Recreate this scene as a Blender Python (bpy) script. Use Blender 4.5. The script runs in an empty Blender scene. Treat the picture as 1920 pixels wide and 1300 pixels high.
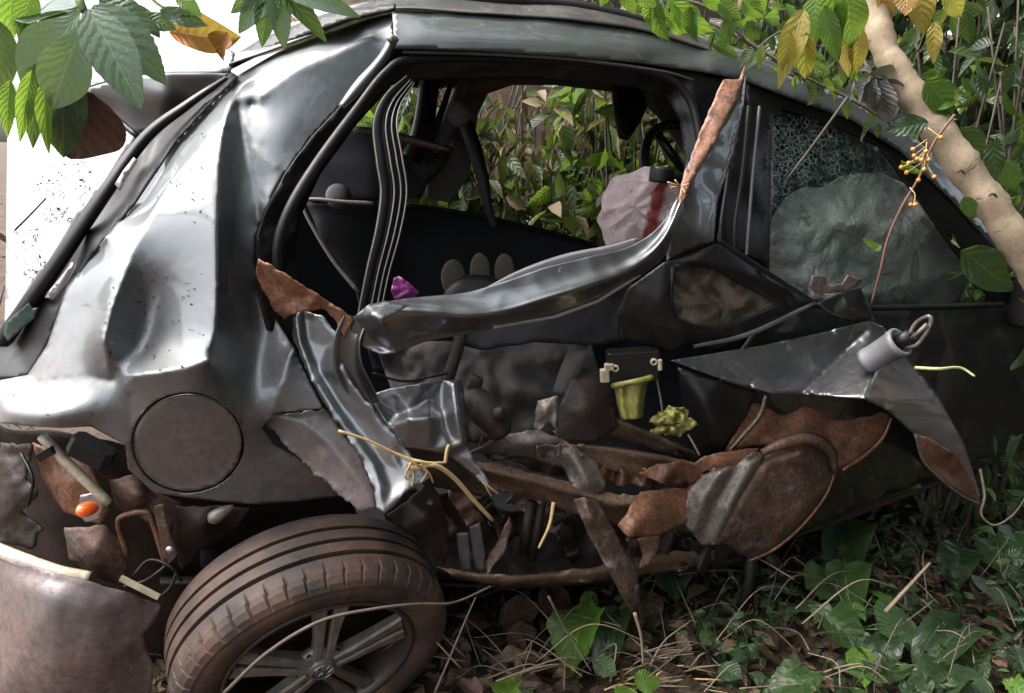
import bpy, math, random
import numpy as np
from mathutils import Vector, Matrix, noise, geometry
rad = math.radians
random.seed(7)

# ------------------------------------------------------------------ camera, sky, sun, exposure
FPX, PITCH, CAMZ = 1450.0, rad(15), 1.35
scene = bpy.context.scene
col = scene.collection
cam_d = bpy.data.cameras.new('camera'); cam = bpy.data.objects.new('camera', cam_d); col.objects.link(cam)
cam_d.sensor_width = 36.0; cam_d.lens = 36.0 * FPX / 1920.0
cam_d.clip_start = 0.02; cam_d.clip_end = 800
cam.location = (0, 0, CAMZ); cam.rotation_euler = (rad(90) - PITCH, 0, 0)
scene.camera = cam
world = bpy.data.worlds.new('World'); scene.world = world; world.use_nodes = True
wn = world.node_tree; wn.nodes.clear()
SUN_EL, SUN_AZ = rad(60), rad(-88)         # azimuth from +Y towards +X; the sun stands high on the left
sky = wn.nodes.new('ShaderNodeTexSky'); sky.sky_type = 'NISHITA'; sky.sun_disc = False
sky.sun_elevation = SUN_EL; sky.sun_rotation = SUN_AZ; sky.air_density = 1.0; sky.dust_density = 6.0; sky.ozone_density = 1.0
hs = wn.nodes.new('ShaderNodeHueSaturation'); hs.inputs['Saturation'].default_value = 0.45
bg = wn.nodes.new('ShaderNodeBackground'); bg.inputs['Strength'].default_value = 0.15
wo = wn.nodes.new('ShaderNodeOutputWorld')
wn.links.new(sky.outputs[0], hs.inputs['Color']); wn.links.new(hs.outputs[0], bg.inputs['Color']); wn.links.new(bg.outputs[0], wo.inputs[0])
sun_d = bpy.data.lights.new('sun', 'SUN'); sun = bpy.data.objects.new('sun', sun_d); col.objects.link(sun)
sun_d.energy = 0.6; sun_d.angle = rad(20); sun_d.color = (1.0, 0.96, 0.9)
sdir = Vector((math.sin(SUN_AZ) * math.cos(SUN_EL), math.cos(SUN_AZ) * math.cos(SUN_EL), math.sin(SUN_EL)))
sun.rotation_euler = sdir.to_track_quat('Z', 'Y').to_euler()
vs = scene.view_settings
vs.view_transform = 'Standard'; vs.look = 'None'; vs.gamma = 1.0; vs.use_curve_mapping = False
vs.exposure = 2.05
scene.cycles.max_bounces = 8; scene.cycles.transparent_max_bounces = 12
scene.cycles.caustics_reflective = False; scene.cycles.caustics_refractive = False

# ------------------------------------------------------------------ helpers
_c, _s = math.cos(PITCH), math.sin(PITCH)
def P(px, py, d):                               # a point of the place: sight line px,py at world depth Y = d
    a = (px - 960) / FPX; b = (650 - py) / FPX
    y = _c + b * _s
    t = d / y
    return Vector((a * t, d, CAMZ + (-_s + b * _c) * t))
def G(px, py, z=0.0):                           # the same on a level plane
    a = (px - 960) / FPX; b = (650 - py) / FPX
    t = (z - CAMZ) / (-_s + b * _c)
    return Vector((a * t, (_c + b * _s) * t, z))
def soft(t, k):                                 # a ramp with a rounded corner
    return k * math.log1p(math.exp(max(-40.0, min(40.0, t / k)))) if t < 40 * k else t
def D0(px, py):                                 # depth of the car's flank: its nose points away to the right
    d = 1.40 + 0.00055 * soft(px - 450, 45) + .00050 * soft(430 - py, 28)
    if px < 120: d += (120 - px) ** 2 * 5e-6
    return d
def C(px, py, o=0.0): return P(px, py, D0(px, py) + o)

def tag(o, label=None, cat=None, group=None, kind=None):
    if label: o['label'] = label
    if cat: o['category'] = cat
    if group: o['group'] = group
    if kind: o['kind'] = kind
    return o
def empty(name, loc, label=None, cat=None, group=None):
    o = bpy.data.objects.new(name, None); col.objects.link(o); o.location = loc; o.empty_display_size = 0.1
    return tag(o, label, cat, group)
def origin(o):                                  # world location of a chain of pure translations
    v = Vector((0, 0, 0))
    while o is not None: v += o.location; o = o.parent
    return v
def link(name, me, mat=None, parent=None, M=None):
    o = bpy.data.objects.new(name, me); col.objects.link(o)
    if mat is not None and len(me.materials) == 0: me.materials.append(mat)
    if parent is not None:
        o.parent = parent
    if M is not None:
        o.matrix_basis = Matrix.Translation(-origin(parent)) @ M if parent is not None else M
    return o
def mesh_obj(name, verts, faces, mat, parent=None, smooth=True, thick=0, uv=None, at=None):
    """verts are world points; a top-level object gets its origin at `at` (or its base centre)"""
    V = [Vector(v) for v in verts]
    if parent is not None: off = origin(parent)
    elif at is not None: off = Vector(at)
    else:
        off = Vector((sum(v.x for v in V) / len(V), sum(v.y for v in V) / len(V), min(v.z for v in V)))
    me = bpy.data.meshes.new(name)
    me.from_pydata([v - off for v in V], [], faces); me.update()
    if uv is not None:
        ul = me.uv_layers.new(name='UVMap'); li = np.zeros(len(me.loops), dtype=np.int32)
        me.loops.foreach_get('vertex_index', li)
        ul.data.foreach_set('uv', np.asarray(uv, dtype=np.float32)[li].ravel())
    if smooth: me.polygons.foreach_set('use_smooth', [True] * len(me.polygons))
    o = link(name, me, mat, parent)
    if parent is None: o.location = off
    if thick:
        m = o.modifiers.new('thickness', 'SOLIDIFY'); m.thickness = thick; m.offset = -1
    return o
class MB:
    def __init__(s): s.v = []; s.f = []; s.uv = []
    def add(s, v, f, uv=None):
        n = len(s.v); s.v += [Vector(x) for x in v]; s.f += [tuple(i + n for i in q) for q in f]
        s.uv += list(uv) if uv is not None else [(0, 0)] * len(v)
        return s
    def box(s, c, size, R=None, bev=0.0):
        sx, sy, sz = [q / 2 for q in size]
        if bev <= 0:
            v = [Vector((x * sx, y * sy, z * sz)) for x in (-1, 1) for y in (-1, 1) for z in (-1, 1)]
            f = [(0, 1, 3, 2), (4, 6, 7, 5), (0, 4, 5, 1), (2, 3, 7, 6), (0, 2, 6, 4), (1, 5, 7, 3)]
        else:                                    # chamfered along z
            b = min(bev, sx * .9, sy * .9); v = []; f = []
            ring = [(-sx + b, -sy), (sx - b, -sy), (sx, -sy + b), (sx, sy - b), (sx - b, sy), (-sx + b, sy), (-sx, sy - b), (-sx, -sy + b)]
            for z, k in ((-sz, .97), (-sz + b * .5, 1), (sz - b * .5, 1), (sz, .97)): v += [Vector((x * k, y * k, z)) for x, y in ring]
            for r in range(3):
                for i in range(8): f.append((r * 8 + i, r * 8 + (i + 1) % 8, r * 8 + 8 + (i + 1) % 8, r * 8 + 8 + i))
            f += [tuple(range(7, -1, -1)), tuple(range(24, 32))]
        R = R or Matrix.Identity(3)
        return s.add([Vector(c) + R @ x for x in v], f)
    def tube(s, pts, r, n=8, cap=True):
        pts = [Vector(p) for p in pts]; k = len(pts)
        if not hasattr(r, '__len__'): r = [r] * k
        t0 = (pts[1] - pts[0]).normalized(); u = t0.orthogonal().normalized()
        v = []; f = []; uv = []; L = 0
        for i, p in enumerate(pts):
            t = (pts[min(i + 1, k - 1)] - pts[max(i - 1, 0)])
            t = t.normalized() if t.length > 1e-9 else t0
            u = (u - t * u.dot(t)); u = u.normalized() if u.length > 1e-6 else t.orthogonal().normalized()
            w = t.cross(u)
            if i: L += (p - pts[i - 1]).length
            for j in range(n):
                a = 2 * math.pi * j / n
                v.append(p + (u * math.cos(a) + w * math.sin(a)) * r[i]); uv.append((L, j / n))
        for i in range(k - 1):
            for j in range(n):
                f.append((i * n + j, i * n + (j + 1) % n, (i + 1) * n + (j + 1) % n, (i + 1) * n + j))
        if cap: f += [tuple(range(n - 1, -1, -1)), tuple(range((k - 1) * n, k * n))]
        return s.add(v, f, uv)
    def lathe(s, prof, o, ax, n=32, cap=False):  # prof: (radius, height along ax)
        ax = Vector(ax).normalized(); u = ax.orthogonal().normalized(); w = ax.cross(u); o = Vector(o)
        v = []; f = []; m = len(prof)
        for i in range(n):
            a = 2 * math.pi * i / n; d = u * math.cos(a) + w * math.sin(a)
            v += [o + d * r + ax * h for r, h in prof]
        for i in range(n):
            j = (i + 1) % n
            for k in range(m - 1): f.append((i * m + k, j * m + k, j * m + k + 1, i * m + k + 1))
        return s.add(v, f)
    def build(s, name, mat, parent=None, smooth=True, thick=0, at=None):
        return mesh_obj(name, s.v, s.f, mat, parent, smooth, thick, s.uv, at)
def cat(pts, n):
    """Catmull-Rom through pts (k, m) resampled to n"""
    A = np.asarray([list(p) for p in pts], dtype=float); k = len(A)
    if k == 2:
        t = np.linspace(0, 1, n)[:, None]; return A[0] * (1 - t) + A[1] * t
    E = np.vstack([2 * A[0] - A[1], A, 2 * A[-1] - A[-2]])
    t = np.linspace(0, k - 1 - 1e-9, n); i = t.astype(int); u = (t - i)[:, None]
    p0, p1, p2, p3 = E[i], E[i + 1], E[i + 2], E[i + 3]
    return 0.5 * ((2 * p1) + (-p0 + p2) * u + (2 * p0 - 5 * p1 + 4 * p2 - p3) * u ** 2 + (-p0 + 3 * p1 - 3 * p2 + p3) * u ** 3)
def curve(pts, n): return [Vector(p) for p in cat(pts, n)]
def patch(name, rows, mat, parent, nu=24, nv=24, thick=.003, wob=0, wsc=14, seed=0):
    """a sheet through rows of world points"""
    R = [cat(r, nv) for r in rows]
    g = np.stack([cat([R[i][j] for i in range(len(R))], nu) for j in range(nv)], axis=1)   # nu, nv, 3
    vs_ = [Vector(g[i, j]) for i in range(nu) for j in range(nv)]
    if wob:
        vs_ = [v + noise.noise_vector(v * wsc + Vector((seed * 3.1, 0, 0))) * wob for v in vs_]
    fs = [(i * nv + j, i * nv + j + 1, (i + 1) * nv + j + 1, (i + 1) * nv + j) for i in range(nu - 1) for j in range(nv - 1)]
    # face the camera
    a, b, c, d = fs[len(fs) // 2]
    nrm = (vs_[b] - vs_[a]).cross(vs_[d] - vs_[a])
    if nrm.dot(Vector((0, 0, CAMZ)) - vs_[a]) < 0: fs = [tuple(reversed(q)) for q in fs]
    uv = [(i / (nu - 1), j / (nv - 1)) for i in range(nu) for j in range(nv)]
    return mesh_obj(name, vs_, fs, mat, parent, True, thick, uv)
def inside(poly, X, Y):
    r = np.zeros(len(X), bool); n = len(poly)
    for i in range(n):
        x1, y1 = poly[i]; x2, y2 = poly[(i + 1) % n]
        if y1 == y2: continue
        c = ((y1 > Y) != (y2 > Y)) & (X < (x2 - x1) * (Y - y1) / (y2 - y1) + x1)
        r ^= c
    return r
THIN = {'clay_smeared_metal', 'orange_clay_metal', 'grey_primed_metal', 'dark_underbody'}
def sheet(name, outline, ctrl, mat, parent, h=8, smooth=6, thick=.003, jag=0, wob=0, wsc=9, creases=(), base=None, seed=0, holes=(), soft_folds=(), harm=0, rnd=2, srnd=20):
    """crumpled sheet metal: a traced outline with measured depths, folded along the control points"""
    base = base or D0
    if mat.name in THIN: wob *= .35
    pts = list(outline) + list(ctrl); n0 = len(outline)
    ed = [(i, (i + 1) % n0) for i in range(n0)]
    for cr in list(creases) + list(soft_folds):
        k = len(pts); pts += list(cr); ed += [(k + i, k + i + 1) for i in range(len(cr) - 1)]
    r = geometry.delaunay_2d_cdt([Vector(p[:2]) for p in pts], ed, [tuple(range(n0))], 1, 1e-3)
    cv = [(v.x, v.y) for v in r[0]]
    arr = np.array([p[:2] for p in pts], float); offs = np.array([p[2] for p in pts], float)
    cz = []
    for v, og in zip(cv, r[3]):
        if len(og): cz.append(offs[og[0]])
        else:
            dd = np.hypot(arr[:, 0] - v[0], arr[:, 1] - v[1]) + 1e-3; w = 1 / dd ** 3; cz.append(float((w * offs).sum() / w.sum()))
    tris = [t for t in r[2]]
    # fine outline
    rs = random.Random(seed + 11); fo = []
    for i in range(n0):
        x1, y1 = outline[i][:2]; x2, y2 = outline[(i + 1) % n0][:2]
        L = math.hypot(x2 - x1, y2 - y1); m = max(1, int(L / h))
        for q in range(m):
            t = q / m; x = x1 + (x2 - x1) * t; y = y1 + (y2 - y1) * t
            if jag and q:
                e = noise.noise(Vector((x * .045, y * .045, seed))) * jag + rs.uniform(-.35, .35) * jag
                x += -(y2 - y1) / L * e; y += (x2 - x1) / L * e
            fo.append((x, y))
    xs = [p[0] for p in fo]; ys = [p[1] for p in fo]
    gx = []; gy = []; row = 0; y = min(ys)
    while y < max(ys):
        x = min(xs) + (h / 2 if row % 2 else 0)
        while x < max(xs): gx.append(x); gy.append(y); x += h
        y += h * .866; row += 1
    gx = np.array(gx); gy = np.array(gy); keep = inside(fo, gx, gy)
    gx, gy = gx[keep], gy[keep]
    fa = np.array(fo)
    if len(gx):
        dmin = np.full(len(gx), 1e9)
        for q in range(0, len(fa)): dmin = np.minimum(dmin, (gx - fa[q, 0]) ** 2 + (gy - fa[q, 1]) ** 2)
        gx, gy = gx[dmin > (h * .55) ** 2], gy[dmin > (h * .55) ** 2]
    for hole in holes:
        k = ~inside(hole, gx, gy); gx, gy = gx[k], gy[k]
    fp = fo + list(zip(gx, gy)); nb = len(fo)
    ee = [(i, (i + 1) % nb) for i in range(nb)]
    faces_in = [tuple(range(nb))]
    for hole in holes:
        k = len(fp); m = len(hole); fp += list(hole); ee += [(k + i, k + (i + 1) % m) for i in range(m)]
    r2 = geometry.delaunay_2d_cdt([Vector(p) for p in fp], ee, faces_in, 1, 1e-4)
    V2 = np.array([(v.x, v.y) for v in r2[0]]); T = [tuple(t) for t in r2[2]]
    if holes:
        cx = np.array([V2[list(t)].mean(0) for t in T])
        k = np.ones(len(T), bool)
        for hole in holes: k &= ~inside(hole, cx[:, 0], cx[:, 1])
        T = [t for t, q in zip(T, k) if q]
    Z = np.full(len(V2), np.nan)
    for t in tris:
        if len(t) != 3: continue
        (x1, y1), (x2, y2), (x3, y3) = cv[t[0]], cv[t[1]], cv[t[2]]
        den = (y2 - y3) * (x1 - x3) + (x3 - x2) * (y1 - y3)
        if abs(den) < 1e-9: continue
        a = ((y2 - y3) * (V2[:, 0] - x3) + (x3 - x2) * (V2[:, 1] - y3)) / den
        b = ((y3 - y1) * (V2[:, 0] - x3) + (x1 - x3) * (V2[:, 1] - y3)) / den
        c = 1 - a - b
        k = (a >= -1e-6) & (b >= -1e-6) & (c >= -1e-6) & np.isnan(Z)
        Z[k] = a[k] * cz[t[0]] + b[k] * cz[t[1]] + c[k] * cz[t[2]]
    cva = np.array(cv); cza = np.array(cz)
    for i in np.where(np.isnan(Z))[0]:
        dd = np.hypot(cva[:, 0] - V2[i, 0], cva[:, 1] - V2[i, 1]) + 1e-3; w = 1 / dd ** 4
        Z[i] = (w * cza).sum() / w.sum()
    E = set()
    for t in T:
        for q in range(len(t)): a, b = t[q], t[(q + 1) % len(t)]; E.add((min(a, b), max(a, b)))
    E = np.array(list(E)); deg = np.zeros(len(V2)); np.add.at(deg, E[:, 0], 1); np.add.at(deg, E[:, 1], 1); deg = np.maximum(deg, 1)
    def relax(Z, n, free):
        for _ in range(n):
            s_ = np.bincount(E[:, 0], Z[E[:, 1]], len(V2)) + np.bincount(E[:, 1], Z[E[:, 0]], len(V2))
            Z = Z + .8 * free * (s_ / deg - Z)
        return Z
    def near(lines):
        k = np.zeros(len(V2), bool)
        for ln in lines:
            for a, b in zip(ln[:-1], ln[1:]):
                ax, ay = a[:2]; dx, dy = b[0] - ax, b[1] - ay; q = np.clip(((V2[:, 0] - ax) * dx + (V2[:, 1] - ay) * dy) / (dx * dx + dy * dy), 0, 1)
                dd = np.hypot(V2[:, 0] - ax - q * dx, V2[:, 1] - ay - q * dy); m_ = dd < h * .62
                Z[m_] = a[2] + (b[2] - a[2]) * q[m_]; k |= m_
        return k
    if harm:
        edge = np.zeros(len(V2), bool); fs_ = {}
        for t in T:
            for q in range(len(t)):
                a, b = t[q], t[(q + 1) % len(t)]; kk = (min(a, b), max(a, b)); fs_[kk] = fs_.get(kk, 0) + 1
        for (a, b), c_ in fs_.items():
            if c_ == 1: edge[a] = edge[b] = True
        sf = near(soft_folds); hd = near(creases)
        Z = relax(Z, harm, (~(edge | sf | hd)).astype(float)); Z = relax(Z, srnd, (~(edge | hd)).astype(float)); Z = relax(Z, rnd, np.where(edge, .3, .6))
    else: Z = relax(Z, smooth, np.full(len(V2), .75))
    out = []
    for (x, y), z in zip(V2, Z):
        if wob: z += wob * (1 - 2.6 * abs(noise.noise(Vector((x * wsc * .001, y * wsc * .001, seed * 1.7)))) + .5 * (1 - 2.6 * abs(noise.noise(Vector((x * wsc * .0029, y * wsc * .0024, seed * 1.7 + 5))))))
        out.append(P(x, y, base(x, y) + z))
    a, b, c = T[len(T) // 2][:3]
    if (out[b] - out[a]).cross(out[c] - out[a]).dot(Vector((0, 0, CAMZ)) - out[a]) < 0: T = [tuple(reversed(t)) for t in T]
    return mesh_obj(name, out, T, mat, parent, True, thick)
def crumple(o, amp, sc, seed=0):
    for v in o.data.vertices:
        q = v.co * sc + Vector((seed * 7.7, 0, 0))
        v.co += Vector((.2, -1, .3)) * amp * (1 - 2.6 * abs(noise.noise(q)) + .5 * (1 - 2.6 * abs(noise.noise(q * 2.7))))
def ribbon(name, path, prof, mat, parent, n=40, thick=0, twist=None, closed=False, face=None):
    """sweep a profile (s across, h out) along world path points given as (Vector, half width)"""
    Pw = cat([tuple(p) + (w,) for p, w in path], n)
    tw = cat([(t,) for t in twist], n)[:, 0] if twist else np.zeros(n)
    v = []; f = []; uv = []; m = len(prof)
    for i in range(n):
        p = Vector(Pw[i, :3]); w = Pw[i, 3]
        t = (Vector(Pw[min(i + 1, n - 1), :3]) - Vector(Pw[max(i - 1, 0), :3])).normalized()
        nr = face if face is not None else (Vector((0, 0, CAMZ)) - p).normalized()
        nr = (nr - t * nr.dot(t)).normalized(); sd = t.cross(nr)
        R = Matrix.Rotation(tw[i], 3, t)
        nr = R @ nr; sd = R @ sd
        for j, (s, h) in enumerate(prof):
            v.append(p + sd * s * w + nr * h * w); uv.append((i / (n - 1), j / (m - 1)))
    for i in range(n - 1):
        for j in range(m if closed else m - 1):
            k = (j + 1) % m
            f.append((i * m + j, i * m + k, (i + 1) * m + k, (i + 1) * m + j))
    return mesh_obj(name, v, f, mat, parent, True, thick, uv)

# ------------------------------------------------------------------ materials
MATS = {}
def newmat(name):
    m = bpy.data.materials.new(name); m.use_nodes = True; nt = m.node_tree
    b = nt.nodes['Principled BSDF']; MATS[name] = m
    return m, nt, b
class N:                                        # tiny node helper
    def __init__(s, nt): s.nt = nt; s.tc = nt.nodes.new('ShaderNodeTexCoord')
    def new(s, t, **kw):
        n = s.nt.nodes.new(t)
        for k, v in kw.items(): setattr(n, k, v)
        return n
    def lk(s, a, b): s.nt.links.new(a, b)
    def noise(s, scale, detail=4, rough=.55, dist=0, vec=None):
        n = s.new('ShaderNodeTexNoise'); n.inputs['Scale'].default_value = scale; n.inputs['Detail'].default_value = detail
        n.inputs['Roughness'].default_value = rough; n.inputs['Distortion'].default_value = dist
        s.lk(vec or s.tc.outputs['Object'], n.inputs['Vector']); return n.outputs['Fac']
    def voro(s, scale, feature='F1', vec=None, out='Distance'):
        n = s.new('ShaderNodeTexVoronoi'); n.feature = feature; n.inputs['Scale'].default_value = scale
        s.lk(vec or s.tc.outputs['Object'], n.inputs['Vector']); return n.outputs[out]
    def ramp(s, x, stops, interp='LINEAR'):
        n = s.new('ShaderNodeValToRGB'); cr = n.color_ramp; cr.interpolation = interp
        while len(cr.elements) < len(stops): cr.elements.new(.5)
        for e, (p, c) in zip(cr.elements, stops):
            e.position = p; e.color = (c, c, c, 1) if not hasattr(c, '__len__') else (*c, 1)
        s.lk(x, n.inputs['Fac']); return n.outputs['Color']
    def math(s, op, a, b=None, clamp=False):
        n = s.new('ShaderNodeMath'); n.operation = op; n.use_clamp = clamp
        for i, x in enumerate((a, b)):
            if x is None: continue
            if isinstance(x, (int, float)): n.inputs[i].default_value = x
            else: s.lk(x, n.inputs[i])
        return n.outputs[0]
    def mix(s, f, a, b):
        n = s.new('ShaderNodeMix'); n.data_type = 'RGBA'
        for i, x in ((0, f), (6, a), (7, b)):
            if isinstance(x, (int, float)): n.inputs[i].default_value = x if i == 0 else (x, x, x, 1)
            elif isinstance(x, tuple): n.inputs[i].default_value = (*x, 1)
            else: s.lk(x, n.inputs[i])
        return n.outputs[2]
    def bump(s, h, strength=.3, dist=.002, b=None):
        n = s.new('ShaderNodeBump'); n.inputs['Strength'].default_value = strength; n.inputs['Distance'].default_value = dist
        s.lk(h, n.inputs['Height'])
        if b: s.lk(n.outputs[0], b.inputs['Normal'])
        return n.outputs[0]
    def sep(s, vec=None):
        n = s.new('ShaderNodeSeparateXYZ'); s.lk(vec or s.tc.outputs['Object'], n.inputs[0]); return n.outputs
    def rnd(s): return s.new('ShaderNodeObjectInfo').outputs['Random']

def mk_paint(name, base=(.155, .168, .174), dirt0=.06, dirtcol=(.17, .105, .08), metal=.86, rough=.45, speck=(.52, .62)):
    m, nt, b = newmat(name); n = N(nt)
    z = n.sep()[2]
    big = n.noise(5, 6, .65); fine = n.noise(60, 5, .7); streak = n.noise(24, 3, .5)
    low = n.math('MULTIPLY', n.math('SUBTRACT', .98, z), .95)                       # splashed clay low on the body, the ground's brown reflection mixed into its colour
    d = n.math('ADD', n.math('ADD', n.math('MULTIPLY', n.math('SUBTRACT', big, .5), 1.1), low), dirt0)
    d = n.math('ADD', d, n.math('MULTIPLY', n.math('SUBTRACT', fine, .5), .8))
    d = n.math('ADD', d, n.math('MULTIPLY', n.math('SUBTRACT', n.noise(210, 4, .7), .5), .55))
    d = n.ramp(d, [(.05, .04), (.40, .35), (.52, .6), (.8, .88)])
    spk = n.math('MULTIPLY', n.ramp(n.voro(150), [(.06, 1), (.13, 0)]), n.ramp(n.noise(14, 3), [(speck[0], 0), (speck[1], 1)]))
    d = n.math('MAXIMUM', d, n.math('MULTIPLY', spk, .9))
    mp = n.new('ShaderNodeMapping'); mp.inputs['Scale'].default_value = (1, 1, .06); mp.inputs['Rotation'].default_value = (0, .5, 0); n.lk(n.tc.outputs['Object'], mp.inputs[0])
    scr = n.math('MULTIPLY', n.ramp(n.noise(130, 2, .5, 0, mp.outputs[0]), [(.66, 0), (.70, 1)]), n.ramp(n.noise(7, 4), [(.5, 0), (.62, .55)]))
    d = n.math('MAXIMUM', d, scr)
    dc = n.mix(n.ramp(n.noise(55, 7, .75), [(.34, 0), (.66, 1)]), tuple(q * .42 for q in dirtcol), tuple(min(1, q * 1.5) for q in dirtcol))
    dc = n.mix(n.ramp(n.noise(19, 6, .7), [(.60, 0), (.70, .55)]), dc, (.22, .085, .045))
    n.lk(n.mix(d, base, dc), b.inputs['Base Color'])
    n.lk(n.math('MULTIPLY', n.math('SUBTRACT', 1.0, d), metal), b.inputs['Metallic'])
    n.lk(n.math('ADD', n.math('MULTIPLY', d, .42), n.math('ADD', rough - .06, n.math('MULTIPLY', streak, .12))), b.inputs['Roughness'])
    n.lk(n.math('MULTIPLY', n.math('SUBTRACT', 1.0, d, True), .8), b.inputs['Coat Weight']); b.inputs['Coat Roughness'].default_value = .06
    n.bump(n.math('ADD', n.noise(220, 2), n.math('MULTIPLY', d, 2.0)), .12, .0006, b)
    return m
def mk_clay(name, c1=(.055, .035, .028), c2=(.20, .105, .07), c3=(.24, .24, .245), metal=.25, rough=.55, grey=.5):
    """the inner, undercoated side of torn sheet metal with red clay smeared on it"""
    m, nt, b = newmat(name); n = N(nt)
    a = n.ramp(n.noise(9, 7, .7, .6), [(.35, 0), (.68, 1)])
    g = n.ramp(n.noise(30, 8, .75, .3), [(grey, 0), (grey + .22, .8)])
    c = n.mix(a, c1, c2); c = n.mix(g, c, c3)
    c = n.mix(n.ramp(n.noise(110, 6, .75), [(.46, 0), (.66, .75)]), c, tuple(q * .3 for q in c1))
    c = n.mix(n.ramp(n.noise(60, 6, .75, .5), [(.60, 0), (.72, .6)]), c, tuple(min(1, q * 1.7) for q in c2))
    n.lk(c, b.inputs['Base Color']); b.inputs['Metallic'].default_value = metal
    n.lk(n.math('ADD', n.math('MULTIPLY', n.noise(18, 4), .3), rough - .15), b.inputs['Roughness'])
    n.bump(n.math('ADD', n.noise(70, 6, .7), n.math('MULTIPLY', n.noise(16, 5, .6), 2.0)), .5, .003, b)
    return m
def mk_plain(name, c, rough=.5, metal=0, var=.25, scale=20, bump=.15, bs=90, spec=.5, dust=0.0, dustcol=(.2, .15, .12)):
    m, nt, b = newmat(name); n = N(nt)
    k = n.noise(scale, 5, .6)
    cc = n.mix(k, tuple(q * (1 - var) for q in c), tuple(min(1, q * (1 + var)) for q in c))
    if dust: cc = n.mix(n.math('MULTIPLY', n.ramp(n.noise(scale * .7, 6, .7), [(.42, 0), (.72, 1)]), dust), cc, dustcol)
    n.lk(cc, b.inputs['Base Color']); b.inputs['Metallic'].default_value = metal
    n.lk(n.math('ADD', n.math('MULTIPLY', n.noise(scale * 2, 3), .2), rough - .1), b.inputs['Roughness'])
    b.inputs['Specular IOR Level'].default_value = spec
    n.bump(n.noise(bs, 4), bump, .001, b)
    return m
def mk_leaf(name, c1, c2, vein=(.25, .32, .14), rough=.38, trans=.35, nv=9.0, varh=.04, spots=0, spotcol=(.16, .07, .03), bumpk=.4):
    m, nt, b = newmat(name); n = N(nt)
    u, v, _ = n.sep(n.tc.outputs['UV'])
    av = n.math('ABSOLUTE', n.math('SUBTRACT', v, .5))
    st = n.math('FRACT', n.math('MULTIPLY', n.math('ADD', n.math('SUBTRACT', u, n.math('MULTIPLY', av, .55)), n.math('MULTIPLY', n.noise(9, 3), .12)), n.math('ADD', nv * .75, n.math('MULTIPLY', n.rnd(), nv * .5))))
    tri = n.math('ABSOLUTE', n.math('SUBTRACT', st, .5))
    side = n.ramp(tri, [(.40, 0), (.5, .6)])
    mid = n.ramp(av, [(.012, 1), (.035, 0)])
    vn = n.math('MAXIMUM', side, mid)
    big = n.noise(18, 5, .6)
    r = n.rnd()
    c = n.mix(n.math('ADD', n.math('MULTIPLY', big, .7), n.math('MULTIPLY', r, .5), True), c1, c2)
    if spots:
        c = n.mix(n.math('MULTIPLY', n.ramp(n.noise(30, 5, .7), [(.6 - spots * .25, 0), (.68, 1)]), .9), c, spotcol)
    c = n.mix(n.ramp(n.noise(70, 4, .7), [(.62, 0), (.72, .5)]), c, tuple(q * .5 for q in c1))
    c = n.mix(n.math('MULTIPLY', vn, .4), c, vein)
    n.lk(c, b.inputs['Base Color']); b.inputs['Roughness'].default_value = rough
    hgt = n.math('SUBTRACT', n.math('MULTIPLY', n.ramp(tri, [(0, 1), (.5, 0)]), 1.0), n.math('MULTIPLY', mid, 1.2))
    bn = n.bump(hgt, bumpk, .004, b)
    tr = n.new('ShaderNodeBsdfTranslucent'); n.lk(n.mix(.35, c, (.35, .5, .05)), tr.inputs['Color']); n.lk(bn, tr.inputs['Normal'])
    mx = n.new('ShaderNodeMixShader'); mx.inputs[0].default_value = trans
    n.lk(b.outputs[0], mx.inputs[1]); n.lk(tr.outputs[0], mx.inputs[2])
    n.lk(mx.outputs[0], nt.nodes['Material Output'].inputs['Surface'])
    return m
paint = mk_paint('graphite_paint')
paint_hatch = mk_paint('littered_hatch_paint', base=(.2, .2, .215), metal=.25, rough=.5, dirt0=.1, dirtcol=(.05, .032, .022), speck=(.34, .46))
paint_door = mk_paint('graphite_paint_door', base=(.15, .16, .168), dirt0=-.12, rough=.31)
paint_low = mk_paint('graphite_paint_muddy', dirt0=.22)
paint_mud = mk_paint('bumper_paint_muddy', base=(.17, .165, .17), dirt0=.12, dirtcol=(.115, .07, .056))
paint_shaded = mk_paint('shade_darkened_paint', base=(.005, .007, .007), dirt0=-.75, metal=.0, dirtcol=(.05,.04,.034))  # body paint with the shade of the car's right end put into the colour
rail_m = mk_paint('dusty_rail_paint', base=(.05, .06, .058), dirt0=.02, metal=.3, dirtcol=(.1, .085, .07))
roof_dust = mk_paint('roof_paint_dusty', base=(.1, .1, .1), dirt0=.75, dirtcol=(.22, .15, .105))
clay = mk_clay('clay_smeared_metal')
clay_or = mk_clay('orange_clay_metal', c1=(.085, .043, .028), c2=(.36, .165, .092), c3=(.16, .15, .15), rough=.45, grey=.55)
clay_grey = mk_clay('grey_primed_metal', c1=(.12, .10, .088), c2=(.25, .21, .18), c3=(.20, .13, .09), metal=.4, rough=.45, grey=.55)
clay_tan = mk_clay('tan_dusty_metal', c1=(.10, .062, .043), c2=(.29, .19, .13), c3=(.2, .19, .18), rough=.5, grey=.6)
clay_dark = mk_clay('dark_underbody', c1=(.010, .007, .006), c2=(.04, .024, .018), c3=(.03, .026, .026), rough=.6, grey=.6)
black = mk_plain('black_plastic', (.0045, .0045, .005), .4, dust=.3, dustcol=(.016, .013, .011), spec=.35)
rubber = mk_plain('black_rubber', (.006, .006, .0068), .5, bump=.1, spec=.35)
seal_m = mk_plain('grey_rubber_seal', (.06, .06, .066), .38, dust=.35, dustcol=(.22, .18, .16))
trim_lt = mk_plain('light_trim', (.33, .31, .29), .5)
liner = mk_plain('grey_headliner', (.12, .115, .12), .85)
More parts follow.
